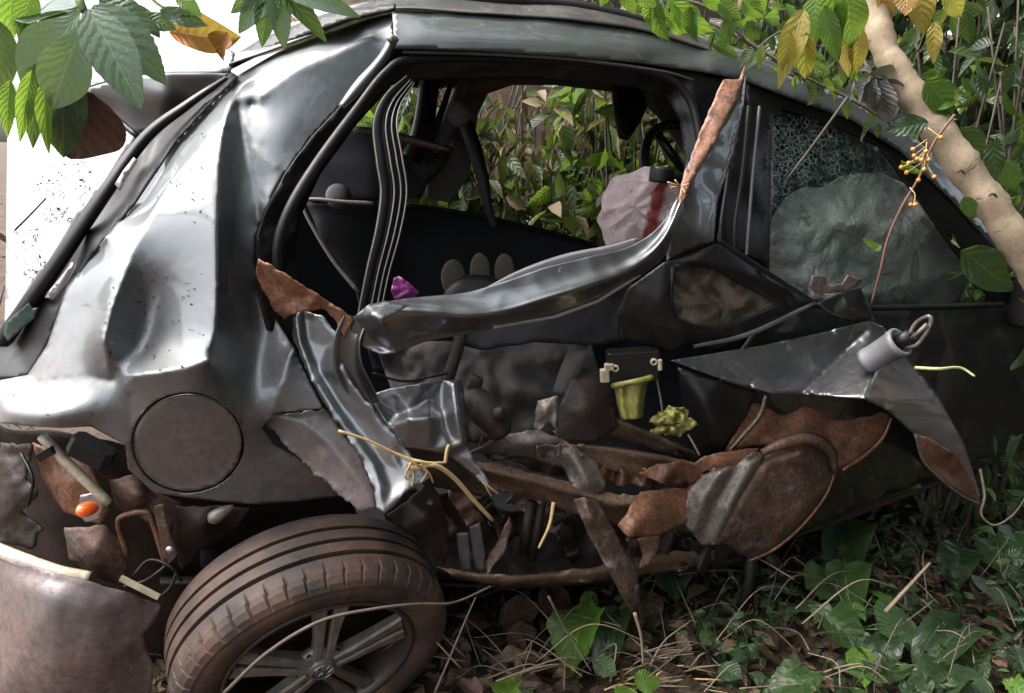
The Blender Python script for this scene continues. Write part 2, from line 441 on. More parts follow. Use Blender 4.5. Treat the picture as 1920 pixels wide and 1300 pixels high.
interior = mk_plain('dark_interior', (.018, .0195, .023), .75, bump=.25, dust=.2, dustcol=(.02, .02, .02), spec=.2)
fabric = mk_plain('grey_seat_fabric', (.055, .052, .05), .9, scale=12, bump=.5, bs=260, dust=.3, dustcol=(.1, .075, .06))
silver = mk_plain('bare_silver_metal', (.45, .45, .47), .35, .9, dust=.3)
alloy = mk_plain('brake_dusty_alloy', (.21, .195, .175), .45, .45, var=.35, scale=30, dust=.9, dustcol=(.085, .052, .035))
yellow_p = mk_plain('yellow_green_plastic', (.24, .235, .06), .45, var=.35, scale=26, dust=1.0, dustcol=(.05, .026, .012))
cream_p = mk_plain('cream_plastic', (.40, .36, .25), .5, scale=40, dust=.9, dustcol=(.16, .10, .065))
tan_p = mk_plain('tan_plush', (.075, .06, .044), .95, bump=.6, bs=300)
purple = mk_plain('purple_foil', (.38, .08, .35), .3)
straw_m = mk_plain('dry_straw', (.45, .32, .15), .7, var=.35)
twig_m = mk_plain('brown_twig', (.075, .055, .042), .85, var=.4, dust=.5, dustcol=(.17, .15, .13))
palestick = mk_plain('pale_stick', (.22, .165, .11), .8, var=.35)

# ------------------------------------------------------------------ the setting: ground and bank
def gh(x, y):
    k = y - (3.05 + .42 * x)                                     # the bank starts behind the car
    b = max(0.0, k); b = b * b / (b + .8) * 1.15
    b *= min(1.0, max(0.0, (x + 1.35 + .1 * y) / .9)) if y < 12 else 0.0
    if y > 7: b *= max(0.0, 1 - (y - 7) / 5)
    lump = .05 * noise.noise(Vector((x * 1.7, y * 1.7, 0))) + .018 * noise.noise(Vector((x * 7, y * 7, 3)))
    return b + lump - .03
def mk_ground():
    m, nt, b = newmat('red_earth'); n = N(nt)
    a = n.noise(3, 8, .7); f = n.noise(40, 6, .7)
    c = n.mix(n.ramp(a, [(.35, 0), (.7, 1)]), (.035, .022, .016), (.11, .062, .04))
    c = n.mix(n.ramp(f, [(.5, 0), (.75, .7)]), c, (.10, .085, .05))
    n.lk(c, b.inputs['Base Color']); b.inputs['Roughness'].default_value = .95
    n.bump(n.math('ADD', f, n.noise(160, 3)), .7, .01, b)
    return m
earth = mk_ground()
gx = sorted(set([-400, -150, -60, -25, -12, -8, -6] + list(np.round(np.arange(-5, 6.01, .1), 3)) + [7, 9, 14, 30, 80, 200, 400]))
gy = sorted(set([-400, -150, -60, -25, -12, -8, -5, -4] + list(np.round(np.arange(-3, 8.01, .1), 3)) + [9, 10, 12, 16, 30, 80, 200, 400]))
gv = [(x, y, gh(x, y) if abs(x) < 14 and abs(y) < 13 else -.03) for x in gx for y in gy]
ny = len(gy)
gf = [(i * ny + j, (i + 1) * ny + j, (i + 1) * ny + j + 1, i * ny + j + 1) for i in range(len(gx) - 1) for j in range(ny - 1)]
o = mesh_obj('ground', gv, gf, earth, at=(0, 0, 0)); tag(o, 'bare reddish brown earth and rising bank around the wreck', 'ground', kind='structure')

# ------------------------------------------------------------------ the car
crack0 = mk_plain('teal_glass_crumbs', (.045, .085, .08), .2, bump=.9, bs=120, var=.5, scale=60)
car = empty('wrecked_car', (0.1, 2.0, 0.0), 'crushed dark grey hatchback with torn side and buckled rear quarter', 'car')
def wobble(o, amp, sc, seed=0):
    for v in o.data.vertices:
        v.co += noise.noise_vector(v.co * sc + Vector((seed * 7.7, 0, 0))) * amp
def const(d): return lambda x, y: d

fc, frx, fry = (352, 831), 101, 90
hole = [(fc[0] + (frx + 5) * math.cos(a), fc[1] + (fry + 5) * math.sin(a)) for a in np.linspace(0, 2 * math.pi, 48, endpoint=False)]
def Dq(px, py): return D0(px, py) + .0003 * (soft(700 - py, 20) - soft(430 - py, 28)) - .03
quarter = sheet('quarter_panel',
  [(740,24,.03),(690,36,.06),(620,60,.11),(520,98,.12),(445,142,.12),(395,192,.12),(330,262,.13),(255,375,.13),(180,468,.11),(125,540,.11),
   (108,590,.11),(88,648,.11),(52,703,.11),(-15,716,.10),(-15,792,-.03),(60,800,-.02),(110,803,-.005),(170,800,.02),(235,835,.03),(240,880,.055),
   (290,925,.085),(390,938,.10),(470,946,.11),(560,940,.12),(650,928,.13),(600,890,.11),(560,862,.10),(515,835,.10),(492,805,.08),
   (516,776,.06),(606,766,.03),(575,705,.05),(550,650,.08),(520,604,.10),(490,545,.10),(476,490,.085),(480,440,.07),(500,385,.045),
   (535,322,.04),(585,255,.04),(645,190,.04),(705,125,.03),(735,78,.005)],
  [], paint, car, h=5, smooth=3, thick=.0025, wob=.0004, wsc=14, seed=1, holes=[hole], base=Dq, harm=160, rnd=1, srnd=26, creases=[
   [(700,66,.018),(620,106,.03),(560,132,.036),(490,182,.046)],
   [(428,236,.030),(398,262,.026),(323,342,.028),(277,423,.028),(250,468,.020),(231,515,.008),(207,580,-.006),(194,640,-.012),(203,688,.01),(213,708,.034)],
   [(438,184,.062),(425,215,.030),(414,260,.012),(408,330,.002),(405,420,-.008),(407,540,-.010),(403,620,-.012),(394,652,-.018)],
   [(446,196,.070),(463,300,.060),(480,384,.060),(489,440,.078)],
   [(224,712,.022),(255,704,-.012),(305,698,-.034),(350,690,-.038),(392,676,-.034)],
   [(210,714,.034),(150,702,.045),(60,718,.085)],
   [(472,196,.080),(486,190,.054)],
   [(456,216,.064),(490,290,.048),(518,312,.040)],
   [(243,745,.022),(247,800,.03)],
   [(550,655,.055),(530,720,.05),(512,770,.055)]],
  soft_folds=[
   [(600,80,.055),(520,118,.062),(458,162,.068),(402,215,.07),(345,287,.072),(280,372,.075)],
   [(226,446,.058),(190,448,.066),(150,490,.085)], [(178,520,.072),(160,600,.070),(150,650,.060)], [(190,690,.042),(150,690,.048),(110,690,.07)],
   [(292,530,.056),(284,595,.068),(274,640,.066),(258,680,.05)],
   [(436,270,.048),(434,330,.050),(434,420,.065),(434,540,.072),(434,630,.064),(428,690,.04)],
   [(490,520,.115),(488,600,.125),(482,660,.115),(468,735,.085)],
   [(390,690,-.03),(352,716,-.028),(312,733,-.014),(286,752,.004)],
   [(-10,765,-.04),(80,775,-.034),(150,772,-.012),(200,770,.02)], [(0,738,.05),(120,740,.04)],
   [(560,200,.036),(520,260,.036)], [(300,655,.030),(345,648,.016)]])
flap = sheet('fuel_flap', [(fc[0] + frx * math.cos(a), fc[1] + fry * math.sin(a), .026 + .040 * math.sin(a) + .016 * math.cos(a)) for a in np.linspace(0, 2 * math.pi, 40, endpoint=False)],
  [(fc[0], fc[1], .024)], paint_low, quarter, h=8, smooth=4, thick=.005)
sheet('filler_recess', [(p[0] + (p[0] - fc[0]) * .12, p[1] + (p[1] - fc[1]) * .12, .07) for p in hole], [], black, quarter, h=20, smooth=0, thick=.004)
# torn lower corner of the quarter panel
sheet('torn_corner', [(513,779,.04),(560,772,.03),(606,767,.01),(641,804,-.01),(680,863,-.03),(703,920,-.045),(706,952,-.05),(670,957,-.03),(631,922,.0),(567,868,.05),(518,814,.06),(500,796,.06)],
  [(600,830,.015),(640,880,-.01)], paint_low, quarter, h=5, smooth=2, jag=6, wob=.0008, wsc=16, seed=2, base=lambda x, y: D0(x, y) + (840 - y) * .0003, creases=[[(560,790,.02),(630,850,-.012),(690,930,-.045)]])
# gutter strip and seal along the hatch opening
gut = sheet('hatch_gutter', [(432,134,.20),(350,188,.20),(270,246,.20),(150,400,.20),(60,540,.20),(-30,655,.22),(-30,716,.10),(52,704,.115),(89,649,.125),(109,591,.125),(126,541,.125),(181,469,.125),(256,376,.14),(331,263,.14),(396,193,.13),(446,143,.13)],
  [(300,262,.20),(210,370,.20),(100,540,.20),(30,650,.2)], rubber, car, h=7, smooth=2, seed=40)
ribbon('hatch_seal', [(C(425,146,.13), .005), (C(350,198,.14), .009), (C(270,262,.15), .012), (C(178,390,.15), .014), (C(90,520,.15), .016), (C(5,640,.16), .018)],
  [(-1, -.5), (-.8, .4), (-.2, .9), (.5, .5), (1, -.5)], black, gut, 40)
sheet('broken_glass', [(12,604,.10),(30,588,.10),(52,570,.10),(58,580,.11),(70,578,.11),(62,600,.12),(40,618,.12),(14,640,.13),(6,626,.12)], [], crack0, gut, h=6, smooth=0, thick=.004)
sheet('chrome_clip', [(215,345,.02),(232,318,.02),(250,296,.02),(258,302,.02),(238,332,.02),(224,358,.02)], [], silver, car, h=8, smooth=0, base=const(1.5), thick=.004)
sheet('chrome_clip', [(88,550,.0),(112,522,.0),(135,492,.0),(140,500,.0),(124,530,.0),(98,562,.0)], [], silver, car, h=8, smooth=0, base=const(1.49), thick=.004)
# the hatch, sprung open and thrown upwards
hatch = sheet('hatch', [(14,225,2.30),(60,215,2.25),(145,175,2.1),(258,252,1.78),(205,330,1.72),(150,405,1.68),(60,540,1.62),(8,620,1.61),(10,560,1.7),(12,400,1.9)],
  [(100,320,1.92),(40,380,1.9),(100,430,1.75)], paint_hatch, car, h=9, smooth=6, base=const(0), wob=.004, seed=3)
sheet('spoiler', [(430,138,1.70),(380,137,1.70),(310,137,1.71),(230,146,1.74),(150,170,1.80),(200,212,1.80),(258,252,1.76),(300,230,1.75),(365,188,1.74)],
  [(310,180,1.70),(230,190,1.755)], paint, hatch, h=7, smooth=5, base=const(0), seed=4)
sheet('spoiler_top', [(432,136,1.705),(310,136,1.715),(230,144,1.745),(150,168,1.80),(200,110,1.86),(300,66,1.84),(400,66,1.82),(440,100,1.76)],
  [(330,100,1.76)], paint, hatch, h=7, smooth=3, base=const(0), seed=5)
ribbon('spoiler_edge', [(P(140,166,1.80), .006), (P(195,205,1.75), .008), (P(258,256,1.70), .006)], [(-1, 0), (0, .5), (1, 0)], black, hatch, 14, thick=.003)
sheet('roof_rear_edge', [(428,128,.34),(500,92,.33),(580,62,.32),(650,36,.31),(740,16,.28),(740,6,.33),(640,18,.36),(560,44,.38),(490,72,.39),(430,110,.39)], [], rubber, car, h=8, smooth=2, base=lambda x, y: 1.45, thick=.006)
MB().tube([P(28,432,1.80), P(52,408,1.80), P(86,372,1.80)], .0022, 5).build('panel_gap', black, hatch)
# roof: buckled up behind the rail, powdered with clay
patch('roof', [[C(430,124,.16), C(600,62,.12), C(740,20,.06), C(900,27,.05), C(1060,38,.05), C(1200,58,.05), C(1330,96,.06), C(1500,152,.07), C(1640,210,.08)],
  [C(430,96,.40), C(600,30,.32), C(740,-2,.26), C(900,0,.24), C(1060,8,.22), C(1200,28,.2), C(1330,74,.22), C(1500,140,.26), C(1640,206,.30)],
  [C(430,90,.80), C(600,40,.80), C(740,16,.80), C(900,16,.8), C(1060,26,.8), C(1200,50,.8), C(1330,96,.8), C(1500,160,.8), C(1640,226,.8)],
  [C(430,120,1.2), C(600,80,1.25), C(740,60,1.3), C(900,60,1.3), C(1060,66,1.3), C(1200,80,1.3), C(1330,116,1.3), C(1500,170,1.3), C(1640,236,1.3)]],
  roof_dust, car, 24, 60, .004, wob=.006, wsc=6)
ribbon('roof_rail', [(C(870,2,.16), .012), (C(980,4,.14), .016), (C(1090,16,.12), .018), (C(1200,42,.10), .017), (C(1260,62,.09), .008)], [(-1, 0), (-.6, .7), (.2, .9), (1, .3), (1, -.2)], rubber, car, 30, closed=True)
rail = sheet('side_rail', [(735,20,.07),(900,26,.07),(1060,36,.07),(1200,56,.07),(1320,92,.07),(1400,112,.07),(1500,150,.07),(1600,188,.07),(1700,245,.08),(1790,325,.09),(1880,430,.1),(1940,510,.1),
   (1940,575,.04),(1870,470,.04),(1780,370,.03),(1690,285,.03),(1600,226,.03),(1500,190,.02),(1400,152,.02),(1320,135,.01),(1200,118,.01),(1060,105,.0),(900,95,.0),(740,90,.0)],
  [(800,60,.005),(900,62,.008),(1060,74,.01),(1200,90,.01),(1330,115,.015),(1500,172,.02),(1650,240,.03)], rail_m, car, h=8, smooth=5, wob=.0015, wsc=7, seed=6)
# door opening: body flange, seals
frame = sheet('door_opening_frame', [(500,620,.09),(485,560,.09),(478,490,.08),(482,440,.07),(502,385,.06),(537,322,.055),(587,255,.055),(647,190,.055),(707,125,.045),(737,84,.03),
   (900,92,.03),(1100,106,.03),(1300,132,.03),(1400,150,.04),(1425,300,.05),(1425,480,.05),(1340,480,.06),(1262,480,.09),(1280,420,.10),(1284,300,.10),(1275,230,.10),(1255,190,.10),(1190,163,.10),
   (1000,149,.10),(790,150,.10),(735,160,.10),(668,235,.11),(602,325,.12),(562,410,.13),(550,480,.13),(562,560,.13),(600,640,.12)],
  [(520,470,.075),(560,350,.07),(640,240,.07),(700,160,.06),(760,112,.05),(900,118,.05),(1100,130,.05),(1230,150,.055),(1300,230,.06),(1330,330,.05),(1300,440,.07)], black, car, h=8, smooth=2, wob=.003, seed=7)
ribbon('door_seal', [(C(530,560,.07), .009), (C(520,470,.06), .010), (C(545,390,.055), .011), (C(600,300,.055), .011), (C(670,205,.05), .010), (C(725,135,.04), .009), (C(775,112,.035), .009), (C(940,110,.035), .008), (C(1110,120,.035), .008), (C(1240,142,.04), .009), (C(1292,185,.045), .010), (C(1312,260,.045), .010), (C(1318,340,.045), .01)],
  [(-1, 0), (-.8, .7), (0, 1), (.8, .7), (1, 0)], rubber, frame, 60)
ribbon('bright_flange', [(C(755,98,.015), .003), (C(900,101,.015), .004), (C(1080,112,.015), .004), (C(1240,134,.02), .003), (C(1300,150,.03), .002)], [(-1, 0), (0, 1), (1, 0)], seal_m, frame, 40)
ribbon('c_pillar_flange', [(C(742,68,-.006), .010), (C(715,112,.01), .010), (C(675,160,.02), .012), (C(640,200,.025), .006)], [(-1, -.6), (-.4, .2), (.3, .2), (1, -.5)], paint, frame, 24, thick=.002)
o = MB().lathe([(0, .008), (.006, .008), (.009, .004), (.009, -.004)], C(733,72,-.01), (0, -1, .3), 12).build('bolt', silver, frame)
# B pillar: torn blade, inner flanges
pillar = sheet('b_pillar', [(1400,128,.05),(1440,150,.06),(1446,240,.05),(1440,420,.04),(1440,500,.04),(1400,480,.0),(1345,455,-.01),(1362,330,.02),(1385,220,.03)],
  [(1400,300,.01),(1410,400,.03)], black, car, h=8, smooth=2, wob=.002, seed=8)
for k, (x0, x1, hw, mt) in enumerate(((1366, 1352, .005, rubber), (1392, 1378, .006, rubber), (1412, 1404, .004, seal_m))):
    ribbon('pillar_seal', [(C(x0 + 12, 200, .0), hw), (C(x0, 320, -.005), hw), (C(x1, 420, -.01), hw), (C(x1 + (0 if k < 2 else -4), 478, -.01), hw)], [(-1, 0), (-.6, 1), (.6, 1), (1, 0)], mt, pillar, 20)
blade = sheet('torn_door_frame', [(1397,122,-.03),(1399,140,-.03),(1394,200,-.02),(1376,285,-.01),(1345,380,-.02),(1338,455,-.03),(1290,470,-.045),(1250,492,-.05),(1256,440,-.06),(1272,390,-.06),(1298,330,-.055),(1345,250,-.045),(1382,180,-.035)],
  [(1310,380,-.055),(1300,440,-.06),(1345,300,-.03),(1330,410,-.035)], paint_door, car, h=6, smooth=3, wob=.003, seed=9)
sheet('folded_edge', [(1397,122,-.034),(1386,148,-.036),(1356,150,-.02),(1348,165,-.02),(1322,225,-.03),(1296,290,-.04),(1278,342,-.05),(1270,395,-.06),(1280,380,-.07),(1300,335,-.075),(1346,255,-.065),(1384,180,-.05),(1399,140,-.04)],
  [(1340,230,-.05),(1310,290,-.055)], clay_or, blade, h=6, smooth=2, jag=2, seed=10)
# rolled up outer skin of the rear door
RX = (676, 700, 745, 800, 870, 940, 1020, 1100, 1180, 1240, 1282)
def rrow(ys, os): return [C(x, y, o) for x, y, o in zip(RX, ys, os)]
roll = patch('door_skin_roll', [
  rrow((596,574,562,556,549,530,502,482,462,420,348), (-.03,-.04,-.05,-.055,-.055,-.06,-.06,-.06,-.055,-.05,-.04)),
  rrow((600,578,566,562,562,552,530,508,484,436,352), (-.04,-.05,-.06,-.065,-.07,-.075,-.078,-.078,-.07,-.06,-.048)),
  rrow((606,586,572,573,582,575,552,528,498,448,362), (-.05,-.06,-.075,-.085,-.10,-.10,-.10,-.10,-.09,-.08,-.06)),
  rrow((612,602,588,588,594,586,562,538,508,456,374), (-.055,-.08,-.095,-.100,-.108,-.108,-.108,-.105,-.095,-.085,-.065)),
  rrow((624,622,614,608,606,597,574,549,516,466,388), (-.05,-.07,-.08,-.075,-.085,-.085,-.085,-.085,-.08,-.075,-.06)),
  rrow((634,642,642,628,619,607,588,562,524,478,402), (-.04,-.05,-.055,-.05,-.055,-.06,-.06,-.06,-.06,-.06,-.05)),
  rrow((644,662,660,641,628,614,596,570,530,487,414), (-.03,-.035,-.04,-.04,-.045,-.05,-.05,-.05,-.05,-.05,-.045))], paint_door, car, 44, 130, .003)
crumple(roll, .0022, 6, 1)
belt_m = mk_plain('lilac_grey_strip', (.16, .15, .16), .35)
ribbon('inner_belt_strip', [(C(905,548,.0), .006), (C(980,515,.0), .012), (C(1060,490,.0), .016), (C(1140,472,.0), .014), (C(1195,452,.0), .008)], [(-1, 0), (-.5, .5), (0, .1), (.5, .5), (1, 0)], belt_m, roll, 40, thick=.002)
ribbon('belt_seal', [(C(930,545,-.03), .003), (C(1010,520,-.04), .004), (C(1100,495,-.04), .004), (C(1190,462,-.04), .003)], [(-1, 0), (0, 1), (1, 0)], rubber, roll, 30)
sheet('crumpled_end', [(690,572,-.08),(722,564,-.09),(770,572,-.10),(716,600,-.14),(730,635,-.11),(744,662,-.10),(716,664,-.08),(676,650,-.05),(655,628,-.04),(664,594,-.06)],
  [(700,590,-.125),(690,625,-.07),(718,650,-.065),(712,615,-.115)], paint_door, roll, h=5, smooth=1, seed=11)
ribbon('curled_edge', [(C(668,596,-.05), .020), (C(652,640,-.05), .022), (C(655,690,-.045), .024), (C(680,735,-.045), .020), (C(700,760,-.04), .012)], [(-1, .5), (-.9, .0), (-.4, -.3), (.2, -.2), (.8, .1), (1.1, .6)], paint_door, roll, 40, thick=.003)
sheet('glass_edge', [(925,612,-.05),(1040,592,-.05),(1120,563,-.05),(1200,514,-.05),(1202,518,-.05),(1122,568,-.05),(1042,597,-.05),(925,617,-.05)], [], trim_lt, roll, h=10, smooth=0, base=lambda x, y: D0(x, y) - .008)
# long torn flange and bright flap
sheet('torn_flange', [(484,486,-.01),(500,494,-.03),(545,522,-.045),(597,554,-.05),(640,582,-.055),(661,601,-.06),(648,634,-.05),(628,600,-.035),(608,580,-.03),(575,583,-.03),(549,590,-.01),(535,600,.02),(512,580,.03),(492,545,.03),(480,515,.03)],
  [(520,540,.0),(560,556,-.02),(610,572,-.035)], clay_or, car, h=5, smooth=1, jag=4, wob=.004, wsc=20, seed=12)
fl = sheet('torn_flap', [(547,598,-.02),(556,584,-.03),(570,582,-.04),(606,593,-.06),(641,637,-.075),(646,686,-.085),(665,725,-.09),(700,765,-.10),(744,819,-.11),(773,858,-.115),(808,897,-.12),(763,922,-.11),(724,963,-.10),(705,951,-.085),(700,912,-.08),(680,863,-.065),(641,804,-.045),(606,755,-.025),(572,691,-.01),(550,637,-.005)],
  [(615,650,-.045),(640,720,-.06),(690,790,-.075),(750,860,-.09)], paint_door, car, h=5, smooth=2, jag=3, wob=.0005, wsc=16, seed=13, base=lambda x, y: D0(x, y) + (760 - y) * .0005, creases=[
   [(560,590,-.045),(562,640,-.04),(584,700,-.045),(620,760,-.055),(664,820,-.07),(700,870,-.085),(714,915,-.10),(718,955,-.10)],
   [(568,592,-.025),(574,640,-.015),(598,700,-.02),(634,760,-.035),(678,820,-.055),(716,872,-.07),(730,915,-.085)],
   [(640,690,-.09),(690,775,-.085),(735,845,-.095),(762,892,-.10)]])
# star creased inner flap
star = sheet('creased_flap', [(690,742,.0),(735,728,-.02),(800,716,-.03),(866,712,-.03),(873,760,-.05),(876,835,-.05),(892,868,-.05),(916,900,-.06),(925,925,-.06),(880,885,-.03),(846,858,-.03),(806,846,-.04),(760,840,-.03),(728,800,-.02)],
  [(770,770,-.03),(745,780,-.01)], paint_door, car, h=5, smooth=1, wob=.0015, wsc=20, seed=15, base=lambda x, y: D0(x, y) + (780 - y) * .0005, creases=[
   [(728,800,-.03),(770,784,-.075),(808,782,-.09)], [(808,782,-.09),(806,745,-.02),(812,718,-.03)], [(808,782,-.09),(826,800,-.05),(846,838,-.06)], [(850,716,-.06),(856,770,-.085),(868,830,-.07)], [(830,716,-.02),(832,780,-.03),(842,820,-.04)]])
sheet('inner_wing', [(730,800,.0),(770,835,-.01),(830,850,-.01),(880,880,-.03),(918,912,-.045),(926,935,-.04),(870,925,.0),(800,910,.01),(745,900,.01),(720,850,.02)], [(820,885,-.03),(770,870,-.01)], clay_dark, car, h=7, smooth=2, jag=3, seed=16)
# inside: the cabin
cab = const(0)
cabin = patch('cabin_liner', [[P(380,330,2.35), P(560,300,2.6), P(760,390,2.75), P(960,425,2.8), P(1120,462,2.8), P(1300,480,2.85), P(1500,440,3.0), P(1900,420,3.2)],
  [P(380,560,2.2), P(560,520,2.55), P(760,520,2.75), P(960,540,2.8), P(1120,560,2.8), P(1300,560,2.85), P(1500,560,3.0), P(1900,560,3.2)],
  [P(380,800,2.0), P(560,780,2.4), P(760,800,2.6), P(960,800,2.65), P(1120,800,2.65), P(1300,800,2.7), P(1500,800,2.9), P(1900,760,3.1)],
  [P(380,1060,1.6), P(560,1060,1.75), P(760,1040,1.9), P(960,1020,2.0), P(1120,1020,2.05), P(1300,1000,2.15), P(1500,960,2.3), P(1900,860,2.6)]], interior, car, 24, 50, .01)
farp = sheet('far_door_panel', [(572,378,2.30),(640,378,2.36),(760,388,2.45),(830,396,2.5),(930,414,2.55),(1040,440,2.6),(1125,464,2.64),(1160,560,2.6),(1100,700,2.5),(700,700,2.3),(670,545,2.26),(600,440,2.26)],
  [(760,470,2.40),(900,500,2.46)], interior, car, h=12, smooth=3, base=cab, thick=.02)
mb = MB(); pth = curve([P(700,381,2.12), P(640,378,2.12), P(596,374,2.12), P(575,376,2.12), P(570,390,2.12), P(586,425,2.12), P(625,490,2.12), P(672,548,2.12)], 40)
mb.tube(pth, .0052, 6); mb.build('piping', trim_lt, farp)
mb = MB(); mb.tube(curve([P(760,386,2.42), P(830,394,2.46), P(930,412,2.5), P(1040,438,2.56), P(1122,462,2.6)], 24), .008, 6); mb.build('belt_edge', black, farp)
mb = MB(); mb.lathe([(0, .02), (.02, .02), (.034, .008), (.036, -.01)], P(634,368,2.2), (0, -1, .25), 20); mb.build('trim_knob', liner, farp)
# far body side: pillars and roof lining seen through the opening
far = sheet('far_roof_lining', [(735,150,2.3),(800,140,2.45),(1000,140,2.6),(1200,150,2.7),(1300,160,2.75),(1320,330,2.75),(1290,300,2.75),(1240,226,2.75),(1200,190,2.72),(1140,172,2.7),(1040,160,2.65),(960,160,2.6),(915,176,2.55),(896,215,2.52),(890,262,2.5),(880,330,2.46),(840,380,2.42),(800,372,2.4),(800,330,2.4),(838,250,2.44),(860,170,2.48),(848,158,2.46),(780,160,2.4)],
  [(870,190,2.44),(850,280,2.38),(940,150,2.55),(1230,180,2.66)], liner, car, h=8, smooth=2, base=cab, thick=.02)
ribbon('far_pillar_trim', [(P(872,152,2.40), .018), (P(848,215,2.37), .024), (P(822,275,2.34), .026), (P(795,335,2.32), .020)], [(-1, -.4), (-.7, .5), (0, .8), (.8, .4), (1, -.4)], liner, far, 20, thick=.003)
ribbon('far_pillar_edge', [(P(846,156,2.38), .008), (P(826,215,2.35), .010), (P(800,285,2.32), .012), (P(782,350,2.30), .014)], [(-1, 0), (0, .8), (1, 0)], rubber, far, 16)
ribbon('far_window_post', [(P(806,140,2.34), .030), (P(800,200,2.33), .030), (P(788,262,2.31), .032), (P(770,300,2.3), .034)], [(-1, -.4), (-.8, .2), (-.2, .3), (.0, .9), (.8, .6), (1, -.3)], black, far, 20, thick=.003)
sheet('rear_shelf', [(600,300,2.3),(668,240,2.35),(720,246,2.35),(850,276,2.34),(840,300,2.3),(800,345,2.28),(790,372,2.27),(690,376,2.24),(560,372,2.2)], [(700,300,2.25)], interior, car, h=10, smooth=2, base=cab, thick=.02)
ribbon('shelf_edge', [(P(664,243,2.2), .010), (P(720,252,2.22), .012), (P(790,268,2.25), .012), (P(846,282,2.27), .006)], [(-1, 0), (-.3, .4), (1, 0)], clay_grey, car, 14, thick=.003)
mb = MB(); mb.lathe([(0, .018), (.02, .018), (.036, .010), (.038, -.004)], P(862,214,2.33), (-.3, -1, .2), 16); mb.tube([P(848,222,2.32), P(870,206,2.31), P(892,224,2.32)], .009, 8); mb.build('belt_guide', liner, far)
ribbon('seat_belt', [(P(868,222,2.32), .020), (P(886,270,2.30), .022), (P(904,330,2.28), .018), (P(916,392,2.27), .013), (P(930,430,2.27), .01)], [(-1, 0), (0, .08), (1, 0)], rubber, far, 24, thick=.002)
sheet('sun_visor', [(1148,160,2.6),(1206,170,2.62),(1214,200,2.62),(1200,232,2.6),(1178,262,2.58),(1162,258,2.58),(1152,210,2.59)], [], rubber, car, h=10, smooth=1, base=cab, thick=.02)
mb = MB(); ax = Vector((.5, -.75, .45)); cc = P(1290,330,2.35)
mb.tube([cc + (ax.orthogonal().normalized() * math.cos(a) + ax.normalized().cross(ax.orthogonal().normalized()) * math.sin(a)) * .165 for a in np.linspace(0, 2 * math.pi, 40)], .015, 8)
for a in (0.4, 2.5, 4.6): mb.tube([cc, cc + (ax.orthogonal().normalized() * math.cos(a) + ax.normalized().cross(ax.orthogonal().normalized()) * math.sin(a)) * .16], .014, 6)
mb.build('steering_wheel', black, car)
# deployed airbags: sagging cloth
def mk_cloth(name, c, stain=None):
    m, nt, b = newmat(name); n = N(nt)
    cc = n.mix(n.noise(14, 5), tuple(q * .8 for q in c), c)
    if stain:
        x, y, z = n.sep(n.tc.outputs['UV'])
        band = n.math('SUBTRACT', n.math('ADD', x, n.math('MULTIPLY', y, .28)), n.math('MULTIPLY', n.noise(22, 4), .22))
        k = n.math('MULTIPLY', n.ramp(band, [(.66, 0), (.70, 1)]), n.ramp(band, [(.80, 1), (.86, 0)]))
        cc = n.mix(k, cc, stain)
    else: cc = n.mix(n.ramp(n.noise(9, 6, .7), [(.56, 0), (.66, .75)]), cc, (.05, .045, .04))
    n.lk(cc, b.inputs['Base Color']); b.inputs['Roughness'].default_value = .85
    n.bump(n.math('ADD', n.noise(26, 6, .65, 1.5), n.noise(9, 4, .6, 1)), .9, .02, b)
    tr = n.new('ShaderNodeBsdfTranslucent'); n.lk(cc, tr.inputs[0]); mx = n.new('ShaderNodeMixShader'); mx.inputs[0].default_value = .5 if stain else .15
    n.lk(b.outputs[0], mx.inputs[1]); n.lk(tr.outputs[0], mx.inputs[2]); n.lk(mx.outputs[0], nt.nodes['Material Output'].inputs['Surface'])
    return m
pink_c = mk_cloth('pinkish_airbag_cloth', (.98, .83, .82), (.40, .10, .09)); grey_c = mk_cloth('grey_airbag_cloth', (.37, .345, .335))
def bag(name, outl, d0, bulge, mat, amp=.02, seed=0):
    cx = sum(p[0] for p in outl) / len(outl); cy = sum(p[1] for p in outl) / len(outl)
    xs = [p[0] for p in outl]; ys = [p[1] for p in outl]; x0, x1, y0, y1 = min(xs), max(xs), min(ys), max(ys)
    v = []; f = []; uv = []; n = 56; m = 18
    ring = cat(list(outl) + [outl[0]], n + 1)[:-1]
    for j in range(m + 1):
        ph = -math.pi / 2 + math.pi * (j / m); r = max(.02, math.cos(ph)); hgt = -math.sin(ph) * bulge
        for i in range(n):
            x = cx + (ring[i][0] - cx) * r; y = cy + (ring[i][1] - cy) * r
            p = P(x, y, d0 + hgt)
            q = Vector((i / n * 0, 0, 0))
            w = noise.noise(p * 16 + Vector((seed, 0, 0))) + .6 * abs(noise.noise(p * 30 + Vector((0, seed, 0)))) + .9 * (1 - abs(noise.noise(p * 7 + Vector((seed, seed, 0))) * 2))
            w += .8 * abs(math.sin(7 * i / n * math.pi + 4 * noise.noise(p * 6))) * r + .5 * (1 - 2.4 * abs(noise.noise(p * 34)))
            v.append(p + Vector((noise.noise(p * 22) * .6, -1, noise.noise(p * 19 + Vector((9, 0, 0))) * .6)) * amp * w)
            uv.append(((x - x0) / (x1 - x0), (y - y0) / (y1 - y0)))
    for j in range(m):
        for i in range(n): f.append((j * n + i, j * n + (i + 1) % n, (j + 1) * n + (i + 1) % n, (j + 1) * n + i))
    return mesh_obj(name, v, f, mat, car, True, 0, uv)
pk = bag('airbag', [(1128,360),(1150,332),(1190,320),(1228,318),(1255,340),(1268,380),(1262,430),(1230,456),(1180,470),(1140,468),(1124,430),(1122,390)], 2.06, .05, pink_c, .017, 2)
pk['label'] = 'pinkish deployed airbag with a dark red streak'
